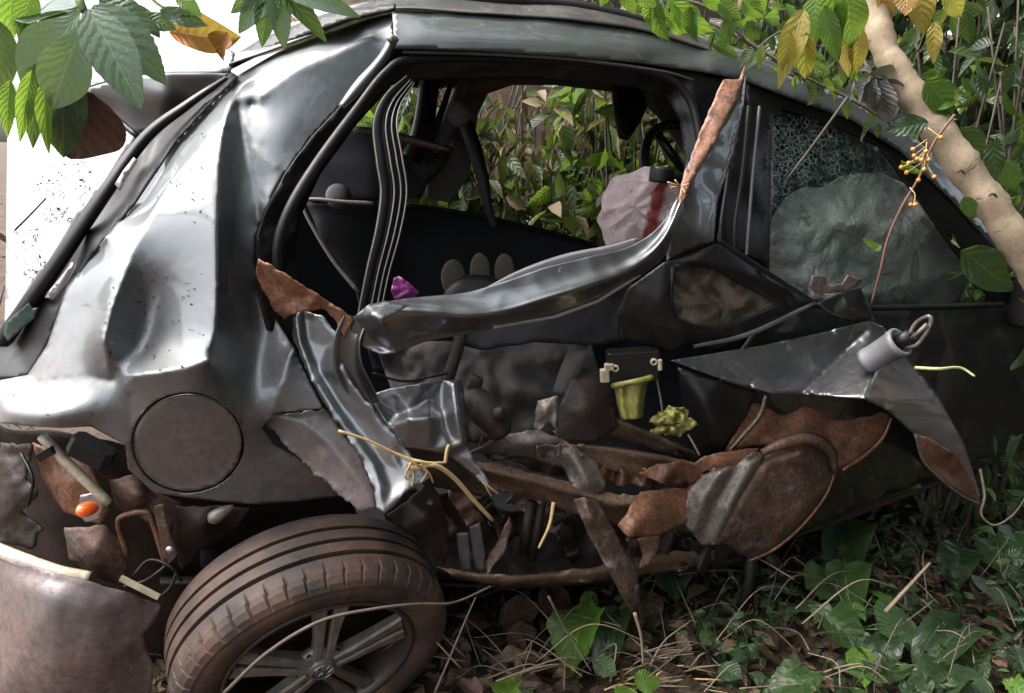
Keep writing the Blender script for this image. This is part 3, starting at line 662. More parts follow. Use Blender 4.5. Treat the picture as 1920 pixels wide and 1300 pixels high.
patch('front_cabin', [[P(1420,150,2.95), P(1600,170,3.0), P(1760,260,3.1), P(1960,380,3.2)], [P(1420,330,2.8), P(1600,340,2.9), P(1760,380,3.0), P(1960,460,3.1)], [P(1420,620,2.6), P(1600,620,2.7), P(1760,620,2.8), P(1960,620,3.0)]], interior, car, 10, 14, .01)
drape = sheet('airbag', [(1430,590,.16),(1434,450,.16),(1452,400,.15),(1475,368,.14),(1505,352,.14),(1540,352,.14),(1572,334,.14),(1612,324,.15),(1655,326,.16),(1690,342,.17),(1722,352,.18),(1750,378,.19),(1785,402,.20),(1812,436,.22),(1830,490,.24),(1800,560,.24),(1760,592,.22)],
  [(1480,480,.10),(1560,420,.09),(1640,420,.09),(1720,460,.12),(1560,520,.08),(1680,540,.10)], grey_c, car, h=5, smooth=2, wob=.016, wsc=10, seed=70, thick=.002, creases=[[(1600,345,.15),(1585,420,.06),(1600,500,.10),(1570,570,.06)], [(1520,370,.14),(1500,440,.08),(1520,560,.06)], [(1700,360,.17),(1690,440,.09),(1740,530,.14)]])
drape['label'] = 'grey draped airbag behind the front door window'
mb = MB(); mb.box(P(1240,328,1.95), (.055, .05, .038), Matrix.Rotation(.1, 3, 'Y'), .012); mb.tube([P(1240,328,1.95), P(1290,340,1.99)], .017, 8); mb.build('wiper_stalk', black, car)
# hanging rubber seal with ridges
hang = ribbon('hanging_seal', [(P(768,150,1.75), .012), (P(735,190,1.70), .020), (P(722,235,1.67), .026), (P(730,300,1.65), .029), (P(738,360,1.64), .029), (P(728,430,1.62), .027), (P(708,510,1.60), .025), (P(692,590,1.58), .025)],
  [(-1, -.3), (-.98, .2), (-.86, .2), (-.82, -.15), (-.62, -.2), (-.58, .25), (-.46, .25), (-.42, -.15), (-.2, -.2), (-.16, .3), (.0, .3), (.04, -.1), (.3, -.15), (.36, .2), (.7, .25), (.95, .15), (1, -.3)], rubber, car, 70, thick=.002)
sheet('door_card', [(850,600,1.86),(960,590,1.86),(1100,555,1.88),(1200,500,1.9),(1180,560,1.9),(1168,640,1.88),(1110,648,1.86),(1000,642,1.82),(900,656,1.80),(850,640,1.80)], [(1000,610,1.83)], interior, car, h=9, smooth=2, base=const(0), wob=.006, seed=41, thick=.01)
sheet('dark_post', [(1270,690,1.86),(1300,700,1.85),(1350,715,1.84),(1420,735,1.86),(1400,780,1.86),(1355,850,1.87),(1310,860,1.88),(1280,800,1.88)], [(1320,760,1.82),(1340,800,1.82)], black, car, h=8, smooth=2, base=const(0), seed=42, thick=.01)
HS = [(P(768,150,1.745), .012), (P(735,190,1.695), .020), (P(722,235,1.665), .026), (P(730,300,1.645), .029), (P(738,360,1.635), .029), (P(728,430,1.615), .027), (P(708,510,1.595), .025), (P(692,590,1.575), .025)]
bead_m = mk_plain('worn_grey_bead', (.17, .15, .145), .45)
for s0 in (-.92, -.52, -.06, .86):
    ribbon('seal_bead', HS, [(s0 - .07, .16), (s0 - .03, .36), (s0 + .03, .36), (s0 + .07, .16)], bead_m, hang, 70)
# seats and clutter inside the crushed door
seat = sheet('rear_seat', [(700,640,1.95),(860,640,1.95),(900,655,1.92),(1000,640,1.95),(1080,640,1.98),(1110,650,2.0),(1140,760,1.95),(1120,820,1.9),(1000,840,1.85),(880,830,1.85),(760,800,1.85)],
  [(930,690,1.86),(1000,700,1.90),(960,760,1.84),(1060,700,1.93),(900,740,1.86)], fabric, car, h=9, smooth=2, base=cab, wob=.022, wsc=13, seed=17, thick=.02, creases=[[(900,672,1.90),(980,690,1.88),(1060,668,1.92)], [(890,730,1.87),(960,735,1.82),(1040,745,1.86)]])
sheet('seat_side', [(1080,690,1.86),(1140,700,1.88),(1160,800,1.84),(1120,830,1.80),(1040,830,1.78),(1050,760,1.80)], [(1100,770,1.79)], clay_dark, seat, h=7, smooth=2, base=cab, wob=.01, wsc=14, seed=18)
ribbon('belt_strap', [(P(1084,642,1.88), .024), (P(1082,665,1.86), .026), (P(1066,700,1.85), .024), (P(1050,740,1.84), .02)], [(-1, 0), (0, .1), (1, 0)], fabric, seat, 16, thick=.002)
ribbon('belt_strap', [(P(872,610,1.80), .013), (P(858,655,1.78), .014), (P(842,705,1.76), .015), (P(836,730,1.75), .015)], [(-1, 0), (0, .15), (1, 0)], clay_dark, seat, 16, thick=.002)
mb = MB()
rs = random.Random(4)
mb.tube(curve([P(872,745,1.72), P(900,760,1.70), P(925,790,1.68), P(940,815,1.68)], 14), [.028, .03, .034, .036, .038, .04, .04, .038, .036, .033, .03, .03, .028, .026], 10)
mb.lathe([(0, .02), (.014, .02), (.016, 0), (.02, -.03)], P(935,775,1.66), (.3, -1, .2), 12)
mb.box(P(888,725,1.72), (.03, .03, .05), Matrix.Rotation(.3, 3, 'Y'), .004)
lk_ = mb.build('seat_hinge', clay_dark, car); wobble(lk_, .006, 60, 4)
sheet('bent_bracket', [(1008,752,1.68),(1046,742,1.68),(1042,800,1.66),(1046,812,1.66),(1030,790,1.67),(1010,810,1.67),(1000,800,1.68)], [(1024,772,1.655)], clay_grey, car, h=5, smooth=1, base=cab, jag=2, seed=19, thick=.003)
# latch mechanism
latch_root = empty('lock_mechanism', (0, 0, 0)); latch_root.parent = car
bpy.data.objects.remove(latch_root)
mb = MB(); Rl = Matrix.Rotation(-.06, 3, 'Y'); lc = P(1186,683,1.80)
mb.box(lc, (.125, .05, .072), Rl, .006)
latch = mb.build('latch_housing', black, car, smooth=False)
for (x, y, r) in ((1154, 691, .0085), (1226, 679, .0085)):
    MB().lathe([(.004, .0), (.004, .004), (r, .004), (r, -.004)], P(x, y, 1.77), (0, -1, 0), 14).build('grommet', cream_p, latch)
for (x, y, sx, sz) in ((1134, 704, .022, .030), (1142, 688, .022, .014), (1237, 684, .010, .024)):
    MB().box(P(x, y, 1.772), (sx, .02, sz), Rl, .003).build('clip', cream_p, latch, smooth=False)
yel = patch('yellow_bracket', [[P(1150,722,1.80), P(1160,720,1.765), P(1178,718,1.772), P(1196,714,1.758), P(1208,711,1.775), P(1214,708,1.81)], [P(1154,742,1.80), P(1163,740,1.762), P(1178,738,1.77), P(1194,736,1.755), P(1206,732,1.775), P(1212,728,1.81)], [P(1158,764,1.80), P(1166,764,1.758), P(1180,762,1.766), P(1194,760,1.752), P(1202,758,1.77), P(1208,754,1.81)], [P(1164,786,1.80), P(1170,787,1.76), P(1182,787,1.765), P(1192,786,1.755), P(1200,784,1.77), P(1206,780,1.81)]],
  yellow_p, car, 18, 24, .006)
crumple(yel, .003, 30, 2)
MB().tube(curve([P(1148,724,1.775), P(1185,717,1.75), P(1222,708,1.775)], 10), .008, 6).build('flange', yellow_p, yel)
cr = None
for q, (x, y, sx, sy, rt) in enumerate(((1240,790,20,16,.3),(1262,780,26,18,-.4),(1284,790,22,15,.6),(1262,806,26,14,.1),(1240,806,18,12,-.5))):
    pts = [(x + sx * math.cos(a) * (1 + .22 * math.sin(3 * a + q)), y + sy * math.sin(a + rt) * (1 + .25 * math.cos(4 * a + q)), 1.77 - .01 * (q % 3) + .012 * math.sin(2 * a + q)) for a in np.linspace(0, 2 * math.pi, 14, endpoint=False)]
    sheet('crumpled_plastic', pts, [(x, y, 1.735 - .006 * q)], yellow_p, car, h=4, smooth=1, base=const(0), jag=3, wob=.012, wsc=60, seed=50 + q)
mb = MB(); mb.tube(curve([P(1230,705,1.80), P(1238,745,1.79), P(1244,785,1.78)], 8), .003, 5); mb.tube(curve([P(1290,815,1.76), P(1300,832,1.75), P(1312,855,1.74)], 8), .003, 5); mb.build('latch_cable', clay_grey, car)
# torn sill and floor edge
sheet('floor_edge', [(880,850,.10),(940,815,.10),(1010,806,.08),(1062,828,.05),(1122,868,.03),(1138,915,.0),(1112,936,-.01),(1080,925,.0),(1058,880,.06),(1000,862,.09),(930,852,.11)],
  [(1000,830,.05),(1070,850,.03),(1100,900,-.02)], clay_grey, car, h=6, smooth=2, jag=3, wob=.006, seed=20)
ribbon('sill_flange', [(C(1040,818,.09), .012), (C(1100,806,.08), .016), (C(1140,800,.07), .020), (C(1190,815,.08), .018), (C(1250,838,.10), .016), (C(1310,862,.12), .012)], [(-1.3, -1.2), (-1, 0), (-.8, .35), (-.5, .35), (-.2, .0), (.4, -.5), (1.2, -.7)], clay_tan, car, 40, thick=.003)
ribbon('sill_flange', [(C(1050,842,.05), .014), (C(1120,852,.04), .022), (C(1190,868,.04), .028), (C(1260,880,.05), .028), (C(1330,890,.06), .02)], [(-1.2, -1.0), (-1, .1), (-.8, .35), (-.55, .3), (-.3, -.1), (.3, -.4), (1.2, -.5)], clay_tan, car, 40, thick=.003)
sheet('outer_sill', [(890,868,.06),(950,880,.04),(1010,898,.03),(1080,925,.02),(1086,955,.03),(1050,950,.05),(980,930,.06),(910,905,.08)], [(990,910,.0)], clay, car, h=6, smooth=2, jag=3, wob=.004, seed=21)
sheet('hanging_blade', [(1075,938,-.02),(1095,932,-.05),(1122,940,-.03),(1150,990,-.04),(1175,1040,-.05),(1197,1076,-.06),(1199,1130,-.07),(1189,1153,-.08),(1168,1122,-.09),(1130,1050,-.08),(1098,990,-.06)],
  [(1110,975,-.09),(1150,1060,-.115),(1180,1110,-.11)], clay, car, h=6, smooth=2, jag=2, wob=.002, seed=22)
sheet('bent_plate', [(1158,985,-.06),(1180,955,-.06),(1202,922,-.02),(1260,916,-.01),(1316,917,.0),(1312,942,-.01),(1285,982,-.03),(1232,1005,-.07),(1178,1008,-.09)], [(1215,960,-.07),(1190,990,-.10)], clay_or, car, h=6, smooth=3, jag=2, wob=.003, seed=23)
sheet('bent_tab', [(1195,1010,-.02),(1240,1004,-.03),(1236,1030,-.03),(1215,1060,-.04),(1198,1068,-.04),(1205,1040,-.01)], [], clay, car, h=6, smooth=2, seed=24)
sheet('torn_lip', [(1198,888,.0),(1236,870,.0),(1282,862,-.02),(1300,870,-.03),(1318,858,-.04),(1352,848,-.05),(1424,840,-.05),(1420,860,-.06),(1382,880,-.06),(1322,884,-.04),(1302,915,.01),(1268,892,-.01),(1242,908,-.03)], [(1250,885,-.035),(1290,880,.0),(1360,864,-.065)], clay_or, car, h=5, smooth=2, jag=3, wob=.004, seed=25)
bulge = sheet('crushed_door_foot', [(1318,970,-.01),(1330,905,-.02),(1372,880,-.03),(1430,850,-.03),(1448,834,-.03),(1500,820,-.03),(1540,825,-.02),(1562,850,.0),(1572,885,.0),(1552,930,.01),(1510,985,.01),(1465,1025,.0),(1420,1050,.0),(1395,1042,.01),(1340,1010,.02)],
  [(1500,850,-.10),(1540,880,-.06)], clay, car, h=6, smooth=1, jag=3, wob=.005, wsc=22, seed=26, creases=[
   [(1332,985,-.02),(1366,925,-.045),(1410,878,-.06)], [(1350,1008,-.05),(1392,945,-.085),(1445,868,-.08)], [(1388,1034,-.035),(1440,965,-.065),(1505,885,-.07)], [(1440,1030,-.03),(1500,965,-.06),(1552,905,-.035)]])
ribbon('torn_rim', [(C(1570,872,-.03), .003), (C(1548,930,-.03), .004), (C(1502,988,-.03), .005), (C(1452,1030,-.03), .005), (C(1405,1052,-.02), .004)], [(-1, -.6), (-.3, .5), (.5, .5), (1, -.6)], clay_or, bulge, 24, thick=.002)
ribbon('rolled_lip', [(C(1428,850,-.07), .010), (C(1470,830,-.085), .016), (C(1520,823,-.08), .018), (C(1556,845,-.06), .016), (C(1566,885,-.04), .010)], [(-1, -.4), (-.6, .6), (.2, .8), (.8, .2), (1, -.4)], clay, bulge, 24, thick=.003)
sheet('inner_door_sheet', [(1412,742,.08),(1500,738,.06),(1600,752,.05),(1668,778,.02),(1672,800,.0),(1640,840,-.01),(1600,872,-.03),(1575,882,-.03),(1555,842,.0),(1520,818,.01),(1450,832,.02),(1400,838,.02),(1360,850,.04),(1380,800,.06)],
  [(1480,790,.05),(1560,790,.03),(1620,820,-.02)], clay_or, car, h=7, smooth=3, wob=.006, wsc=8, jag=3, seed=27)
ribbon('torn_rim', [(C(1672,784,-.01), .003), (C(1655,822,-.03), .005), (C(1622,854,-.045), .006), (C(1580,882,-.05), .004)], [(-1, -.4), (-.3, .6), (.5, .5), (1, -.6)], clay_or, car, 20, thick=.002)
ribbon('door_brace', [(C(1436,742,.05), .006), (C(1424,780,.04), .007), (C(1395,815,.03), .006), (C(1366,848,.03), .005)], [(-1, 0), (0, .8), (1, 0)], clay_grey, car, 16, thick=.003)
sheet('torn_sill', [(880,862,.06),(960,876,.04),(1060,902,.02),(1150,926,.01),(1236,932,.02),(1230,972,.03),(1150,984,.03),(1060,956,.05),(960,926,.07),(890,902,.08)], [], clay_tan, car, h=5, smooth=1, jag=4, wob=.003, wsc=14, seed=80, creases=[[(884,876,.03),(960,892,.0),(1060,920,-.02),(1150,946,-.03),(1232,948,-.01)], [(886,890,.06),(960,908,.04),(1060,936,.02),(1150,964,.02)]])
sheet('sill_bottom', [(820,1062,.04),(880,1072,.02),(960,1080,.0),(1100,1066,.02),(1240,1036,.05),(1340,1030,.08),(1340,1062,.10),(1200,1080,.06),(1060,1094,.04),(950,1100,.04),(860,1088,.06)], [], clay_tan, car, h=6, smooth=1, jag=2, wob=.003, wsc=10, seed=81, creases=[[(830,1074,.0),(950,1088,-.03),(1080,1078,-.01),(1240,1052,.03)]])
sheet('streaked_sheet', [(1284,985,-.02),(1292,918,-.02),(1316,890,-.03),(1372,868,-.05),(1442,842,-.06),(1420,900,-.06),(1390,960,-.05),(1362,1016,-.03),(1318,1024,-.02)], [], clay_grey, car, h=5, smooth=1, jag=5, wob=.004, wsc=18, seed=82, creases=[[(1300,1000,-.04),(1318,940,-.07),(1352,885,-.08)], [(1318,1010,-.02),(1340,950,-.045),(1380,876,-.06)], [(1338,1014,-.05),(1366,955,-.085),(1412,868,-.09)]])
rs2 = random.Random(15)
def tear(x0, y0, x1, y1, w0, w1, o, mat, sd, n=7):                    # a torn, zigzag folded strip of sheet metal
    top = []; bot = []; L = math.hypot(x1 - x0, y1 - y0); nx, ny = -(y1 - y0) / L, (x1 - x0) / L
    r = random.Random(sd)
    for i in range(n + 1):
        t = i / n; w = (w0 + (w1 - w0) * t) * r.uniform(.7, 1.25) / 2; cx = x0 + (x1 - x0) * t + r.uniform(-4, 4); cy = y0 + (y1 - y0) * t + r.uniform(-5, 5)
        z = o + (.022 if i % 2 else -.022) * r.uniform(.4, 1.2)
        top.append((cx + nx * w, cy + ny * w, z + r.uniform(-.012, .012))); bot.append((cx - nx * w, cy - ny * w, z + r.uniform(-.03, .03)))
    return sheet('torn_strip', top + bot[::-1], [], mat, car, h=5, smooth=0, jag=5, wob=.002, wsc=24, seed=sd)
for a in ((905,830,1060,880,40,30,.12,clay),(1090,880,1230,905,40,26,.05,clay_or),(1120,850,1300,870,26,30,.12,clay_dark),
          (960,930,1060,1000,30,44,.10,clay),(1040,940,1080,1060,30,20,.08,clay_dark),(900,930,960,1010,26,34,.08,clay_dark),(1230,1010,1330,1050,40,50,.06,clay_dark),(1310,850,1420,870,20,26,.06,clay_or),(840,890,900,990,40,30,.05,clay),
          (1195,960,1180,1060,26,18,.02,clay),(1010,850,1150,838,20,14,.06,clay_grey),(780,930,850,1010,44,36,.04,clay),(1240,880,1300,930,24,34,.02,clay_or)):
    tear(*a, 300 + rs2.randrange(900))
for pts, r_, mt in (([(890,700,.30),(920,740,.26),(905,800,.22)], .004, black), ([(960,700,.34),(985,760,.26),(980,820,.2)], .0035, black), ([(1120,700,.3),(1105,760,.24),(1120,830,.16)], .003, clay_dark), ([(700,700,.1),(760,715,.1),(840,700,.15)], .003, clay_dark), ([(1180,790,.22),(1190,830,.16),(1240,870,.12)], .004, black),
                    ([(900,760,.24),(960,790,.22),(1040,780,.22)], .005, clay_dark), ([(1260,830,.12),(1300,880,.08),(1310,930,.06)], .003, black), ([(880,870,.02),(905,905,.02),(918,930,.01)], .002, clay_or)):
    MB().tube(curve([C(*p) for p in pts], 14), r_, 6).build('loose_wire', mt, car)
# outer skin with the lock barrel
skin = sheet('door_skin', [(1258,676,-.03),(1330,664,-.025),(1430,648,-.03),(1540,624,-.045),(1630,602,-.09),(1655,612,-.09),(1700,668,-.03),(1760,742,.03),(1808,832,.03),(1838,928,.0),(1832,946,-.02),(1786,916,-.04),(1738,876,-.08),(1712,812,-.12),(1668,772,-.19),(1622,748,-.25),(1560,742,-.165),(1496,738,-.085),(1450,738,-.09),(1340,706,-.05)],
  [(1400,700,-.05),(1470,700,-.06)], paint_door, car, h=5, smooth=1, wob=.0006, wsc=14, seed=28, base=lambda x, y: D0(x, y) + max(-60, 690 - y) * .0004, harm=120, rnd=1, srnd=10, creases=[
   [(1300,678,-.035),(1440,668,-.04),(1540,648,-.045)], [(1500,736,-.085),(1542,696,-.065),(1585,656,-.05),(1622,618,-.07)], [(1622,744,-.25),(1638,705,-.215),(1664,664,-.13)]])
sheet('folded_point', [(1716,815,-.16),(1740,820,-.15),(1790,850,-.11),(1822,900,-.085),(1838,944,-.085),(1800,926,-.11),(1752,888,-.14),(1728,858,-.16)], [(1775,880,-.08)], clay_or, skin, h=5, smooth=2, seed=29)
ribbon('folded_rim', [(C(1716,815,-.165), .003), (C(1730,862,-.165), .004), (C(1756,892,-.15), .004), (C(1800,928,-.12), .004), (C(1838,946,-.095), .003)], [(-1, -.5), (-.3, .6), (.4, .6), (1, -.5)], clay_grey, skin, 24, thick=.002)
barrel_m = mk_plain('pale_grey_plastic', (.16, .155, .165), .45, dust=.3, dustcol=(.12, .1, .09))
la = P(1628,676,1.86); lb = P(1700,634,1.79); ax = (lb - la).normalized()
MB().lathe([(0, -.01), (.028, -.01), (.033, 0), (.033, .006), (.031, .008), (.034, .08), (.037, .084), (.037, .098), (.031, .10), (.026, .085), (.0, .08)], la, ax, 28).build('lock_barrel', barrel_m, skin)
mb = MB(); mb.tube([la + ax * .08, la + ax * .13], .018, 12); mb.build('barrel_core', black, skin)
q = la + ax * .115
mb = MB(); mb.tube(curve([q + Vector((0, -.01, .012)), q + ax * .025 + Vector((0, 0, .026)), q + ax * .06 + Vector((0, 0, .022)), q + ax * .066 + Vector((0, 0, -.004)), q + ax * .03 + Vector((0, -.01, -.028)), q + Vector((0, 0, -.022))], 24), .005, 6)
mb.tube([q + Vector((0, -.012, -.006)), q + ax * .05 + Vector((0, -.01, .01))], .006, 6); mb.build('lock_lever', clay_grey, skin)
# quarter light frame dangling from the rear door
glassm, nt, b = newmat('dusty_window_glass'); n = N(nt)
tr = n.new('ShaderNodeBsdfTransparent'); tr.inputs[0].default_value = (.62, .72, .68, 1)
b.inputs['Base Color'].default_value = (.3, .24, .18, 1); b.inputs['Roughness'].default_value = .12
mx = n.new('ShaderNodeMixShader'); n.lk(n.ramp(n.noise(14, 6, .7, 1), [(.42, .08), (.7, .55)]), mx.inputs[0]); n.lk(tr.outputs[0], mx.inputs[1]); n.lk(b.outputs[0], mx.inputs[2])
n.lk(mx.outputs[0], nt.nodes['Material Output'].inputs['Surface'])
crack, nt, b = newmat('crazed_green_glass'); n = N(nt)
tr = n.new('ShaderNodeBsdfTransparent'); tr.inputs[0].default_value = (.88, .93, .92, 1)
e = n.ramp(n.voro(75, 'DISTANCE_TO_EDGE'), [(.0, 1), (.05, 0)])
e = n.math('MULTIPLY', e, n.math('MULTIPLY', n.ramp(n.noise(12, 5, .7), [(.40, .0), (.56, 1)]), n.ramp(n.math('SUBTRACT', n.sep()[2], 1.0), [(.16, 0), (.26, 1)])))
b.inputs['Base Color'].default_value = (.32, .44, .42, 1); b.inputs['Roughness'].default_value = .15
gl = n.new('ShaderNodeBsdfGlossy'); gl.inputs['Roughness'].default_value = .03
bn = n.bump(n.voro(75), .25, .003); n.lk(bn, gl.inputs['Normal'])
m1 = n.new('ShaderNodeMixShader'); m1.inputs[0].default_value = .035; n.lk(tr.outputs[0], m1.inputs[1]); n.lk(gl.outputs[0], m1.inputs[2])
m2 = n.new('ShaderNodeMixShader'); n.lk(n.math('MULTIPLY', e, .7), m2.inputs[0]); n.lk(m1.outputs[0], m2.inputs[1]); n.lk(b.outputs[0], m2.inputs[2])
n.lk(m2.outputs[0], nt.nodes['Material Output'].inputs['Surface'])
qhole = [(1262,500),(1300,494),(1340,502),(1400,534),(1462,572),(1400,600),(1352,616),(1300,612),(1268,598),(1256,560)]
ql = sheet('quarter_light_frame', [(1246,492,-.05),(1300,474,-.05),(1345,456,-.05),(1400,490,-.05),(1470,535,-.04),(1528,568,-.03),(1480,592,-.04),(1400,632,-.05),(1345,655,-.05),(1290,640,-.04),(1262,660,-.03),(1200,645,.0),(1165,636,.01),(1158,590,.01),(1180,540,-.01)],
  [(1235,560,-.055),(1240,610,-.05),(1310,484,-.075),(1400,515,-.07),(1490,568,-.055),(1370,628,-.075),(1280,622,-.07)], black, car, h=6, smooth=1, wob=.002, seed=30, holes=[qhole], thick=.01)
sheet('pane', [(x, y, -.045) for x, y in qhole], [], glassm, ql, h=10, smooth=0, thick=.004)
mb = MB(); mb.tube([C(x, y, -.055) for x, y in qhole + qhole[:1]], .006, 6); mb.build('pane_seal', rubber, ql)
ribbon('frame_edge', [(C(1348,452,-.07), .006), (C(1420,500,-.07), .007), (C(1525,566,-.05), .005)], [(-1, 0), (0, 1), (1, 0)], rubber, ql, 12)
ribbon('frame_edge', [(C(1300,650,-.06), .004), (C(1400,628,-.07), .006), (C(1500,582,-.055), .005), (C(1528,568,-.05), .003)], [(-1, 0), (0, 1), (1, 0)], seal_m, ql, 16)
sheet('door_corner', [(1532,570,-.03),(1580,548,-.04),(1618,540,-.05),(1640,600,-.05),(1645,628,-.04),(1600,605,-.03),(1560,590,-.03)], [(1590,575,-.055)], paint_shaded, car, h=6, smooth=1, seed=31)
sheet('door_clip', [(1518,538,-.05),(1524,518,-.05),(1548,516,-.05),(1552,536,-.05),(1580,532,-.05),(1590,516,-.05),(1620,524,-.05),(1594,545,-.05),(1560,550,-.05),(1530,550,-.05)], [(1560,542,-.06)], clay_grey, car, h=5, smooth=1, thick=.004)
# front door, the shade's near black put into its paint colour
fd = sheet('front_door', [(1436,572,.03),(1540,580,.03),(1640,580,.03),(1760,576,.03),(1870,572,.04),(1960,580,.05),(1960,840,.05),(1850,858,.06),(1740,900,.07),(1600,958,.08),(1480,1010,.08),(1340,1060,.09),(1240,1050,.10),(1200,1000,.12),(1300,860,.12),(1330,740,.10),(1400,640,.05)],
  [(1600,640,.0),(1800,640,.0),(1900,700,.01),(1600,800,.02),(1750,800,.02),(1450,900,.05)], paint_shaded, car, h=14, smooth=4, wob=.004, seed=32)
sheet('window_frame', [(1400,150,.04),(1500,188,.035),(1600,224,.04),(1690,283,.045),(1780,368,.05),(1870,468,.055),(1960,590,.06),(1960,596,.06),(1870,578,.06),(1790,470,.06),(1735,390,.06),(1650,276,.06),(1560,232,.055),(1470,205,.05),(1450,220,.05),(1446,300,.05),(1442,520,.05),(1402,500,.05)],
  [], black, fd, h=8, smooth=2, thick=.01)
sheet('window_glass', [(1446,206,.07),(1560,230,.07),(1650,276,.08),(1735,390,.08),(1790,470,.08),(1870,578,.07),(1640,582,.07),(1440,576,.07)], [], crack, fd, h=16, smooth=0, thick=.004)
ribbon('belt_moulding', [(C(1420,560,.02), .006), (C(1560,576,.015), .008), (C(1700,577,.012), .009), (C(1880,572,.02), .009)], [(-1, 0), (-.5, 1), (.5, 1), (1, 0)], rubber, fd, 16)
mb = MB(); mb.box(P(1925,570,2.2), (.07, .09, .13), Matrix.Rotation(.2, 3, 'Z'), .02); mb.build('door_mirror', black, car)
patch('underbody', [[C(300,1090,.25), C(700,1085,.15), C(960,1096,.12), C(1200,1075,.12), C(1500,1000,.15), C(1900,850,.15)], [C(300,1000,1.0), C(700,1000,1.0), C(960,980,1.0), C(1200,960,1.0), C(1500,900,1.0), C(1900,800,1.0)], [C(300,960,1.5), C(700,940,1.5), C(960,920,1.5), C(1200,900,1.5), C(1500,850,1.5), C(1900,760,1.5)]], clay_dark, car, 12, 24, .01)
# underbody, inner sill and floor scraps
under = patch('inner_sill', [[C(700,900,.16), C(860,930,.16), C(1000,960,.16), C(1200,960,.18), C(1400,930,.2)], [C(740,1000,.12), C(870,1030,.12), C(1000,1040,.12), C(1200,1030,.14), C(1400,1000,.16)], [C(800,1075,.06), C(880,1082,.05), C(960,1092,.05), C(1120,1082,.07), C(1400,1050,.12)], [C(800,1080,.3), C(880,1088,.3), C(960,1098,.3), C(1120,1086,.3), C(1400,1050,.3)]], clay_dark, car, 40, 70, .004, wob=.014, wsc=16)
crumple(under, .012, 9, 3)
sheet('sill_scrap', [(725,968,.0),(765,940,.01),(806,900,.02),(826,935,.03),(840,990,.03),(836,1060,.02),(820,1050,.0),(790,1010,.0),(755,995,.0)], [(800,970,-.03)], clay_dark, car, h=6, smooth=1, jag=3, wob=.006, seed=33)
for a in ([(856,1000,.03),(878,1000,.02),(884,1078,.02),(866,1080,.03)], [(880,990,.01),(900,980,.0),(910,1040,.0),(906,1072,.0),(892,1066,.02)]):
    sheet('sill_rib', a, [], seal_m, car, h=6, smooth=1, wob=.006, seed=34)
sheet('sill_scrap', [(956,970,.02),(960,990,.02),(945,1040,.0),(926,1058,.0),(915,1080,.0),(908,1060,.03),(930,1020,.03)], [], clay, car, h=5, smooth=1, jag=2, seed=35)
mb = MB()
for (x, y, x2, y2) in ((996, 940, 980, 1040), (1016, 940, 996, 1050)): mb.tube([C(x, y, .06), C(x2, y2, .06)], .012, 8)
mb.build('floor_stay', clay_dark, car)
for (x0, x1) in ((1410, 1390), (1440, 1495)):
    mb = MB(); mb.tube(curve([C(x0, 1040, .1), C((x0 + x1) / 2 + 4, 1090, .08), C(x1, 1150, .08)], 8), [.016, .02, .02, .018, .018, .016, .014, .012], 8); mb.build('bent_strut', clay_dark, car)
# rear end under the quarter panel
patch('rear_inner_wing', [[C(-40,790,.10), C(100,810,.10), C(250,850,.12), C(400,930,.14), C(660,930,.16)], [C(-40,900,.25), C(100,900,.22), C(250,940,.2), C(400,990,.2), C(700,1000,.25)], [C(-40,1060,.3), C(100,1080,.3), C(280,1080,.3), C(450,1100,.35), C(800,1100,.4)], [C(-40,1300,.3), C(100,1300,.35), C(280,1300,.4), C(450,1300,.45), C(850,1300,.5)]], clay_dark, car, 24, 40, .005, wob=.015, wsc=10)
lampc = sheet('lamp_carrier', [(60,830,.10),(110,850,.08),(170,870,.06),(196,930,.05),(205,960,.05),(190,985,.06),(120,960,.08),(80,900,.10)], [(130,910,.045)], clay_or, car, h=7, smooth=2, wob=.01, seed=36)
mb = MB(); mb.tube(curve([C(78, 818, .03), C(120, 862, .025), C(165, 905, .02), (C(205, 945, .02))], 12), .010, 6); mb.build('pale_rail', cream_p, lampc)
mb = MB(); mb.box(C(172, 846, .01), (.085, .04, .038), Matrix.Rotation(.55, 3, 'Y'), .01); mb.box(C(88, 850, .02), (.04, .02, .016), Matrix.Rotation(-.5, 3, 'Y'), .003); mb.build('lamp_socket', black, lampc, smooth=False)
bulbm, nt, b = newmat('orange_bulb_glass'); b.inputs['Base Color'].default_value = (.9, .16, .02, 1); b.inputs['Roughness'].default_value = .08; b.inputs['Coat Weight'].default_value = 1; b.inputs['Subsurface Weight'].default_value = .3
MB().lathe([(0, .026), (.006, .025), (.012, .019), (.015, .008), (.014, -.006), (.010, -.016)], C(166, 954, -.01), (-.3, -.9, .2), 20).build('indicator_bulb', bulbm, lampc)
sheet('bulb_holder', [(150,930,.03),(176,924,.03),(196,944,.03),(186,975,.04),(160,980,.04),(146,960,.04)], [], silver, lampc, h=6, smooth=1, seed=37)
fr = curve([C(238,1040,.06), C(222,985,.05), C(230,968,.05), C(275,960,.05), C(288,985,.06), C(312,1062,.07)], 30)
MB().tube(fr, .006, 6).build('bracket_frame', clay_or, car)
sheet('stiffener', [(288,950,.04),(306,945,.04),(318,1000,.05),(334,1040,.06),(326,1056,.06),(306,1050,.06)], [], clay, car, h=6, smooth=1, wob=.003, seed=38)
MB().lathe([(0, .004), (.006, .004), (.009, 0)], C(318,1032,.035), (0, -1, 0), 10).build('rivet', silver, car)
mb = MB(); mb.tube(curve([C(392,978,.02), C(410,965,.02), C(438,950,.03)], 8), [.004, .012, .015, .015, .014, .012, .009, .005], 8); mb.build('exhaust_hanger', clay_grey, car)
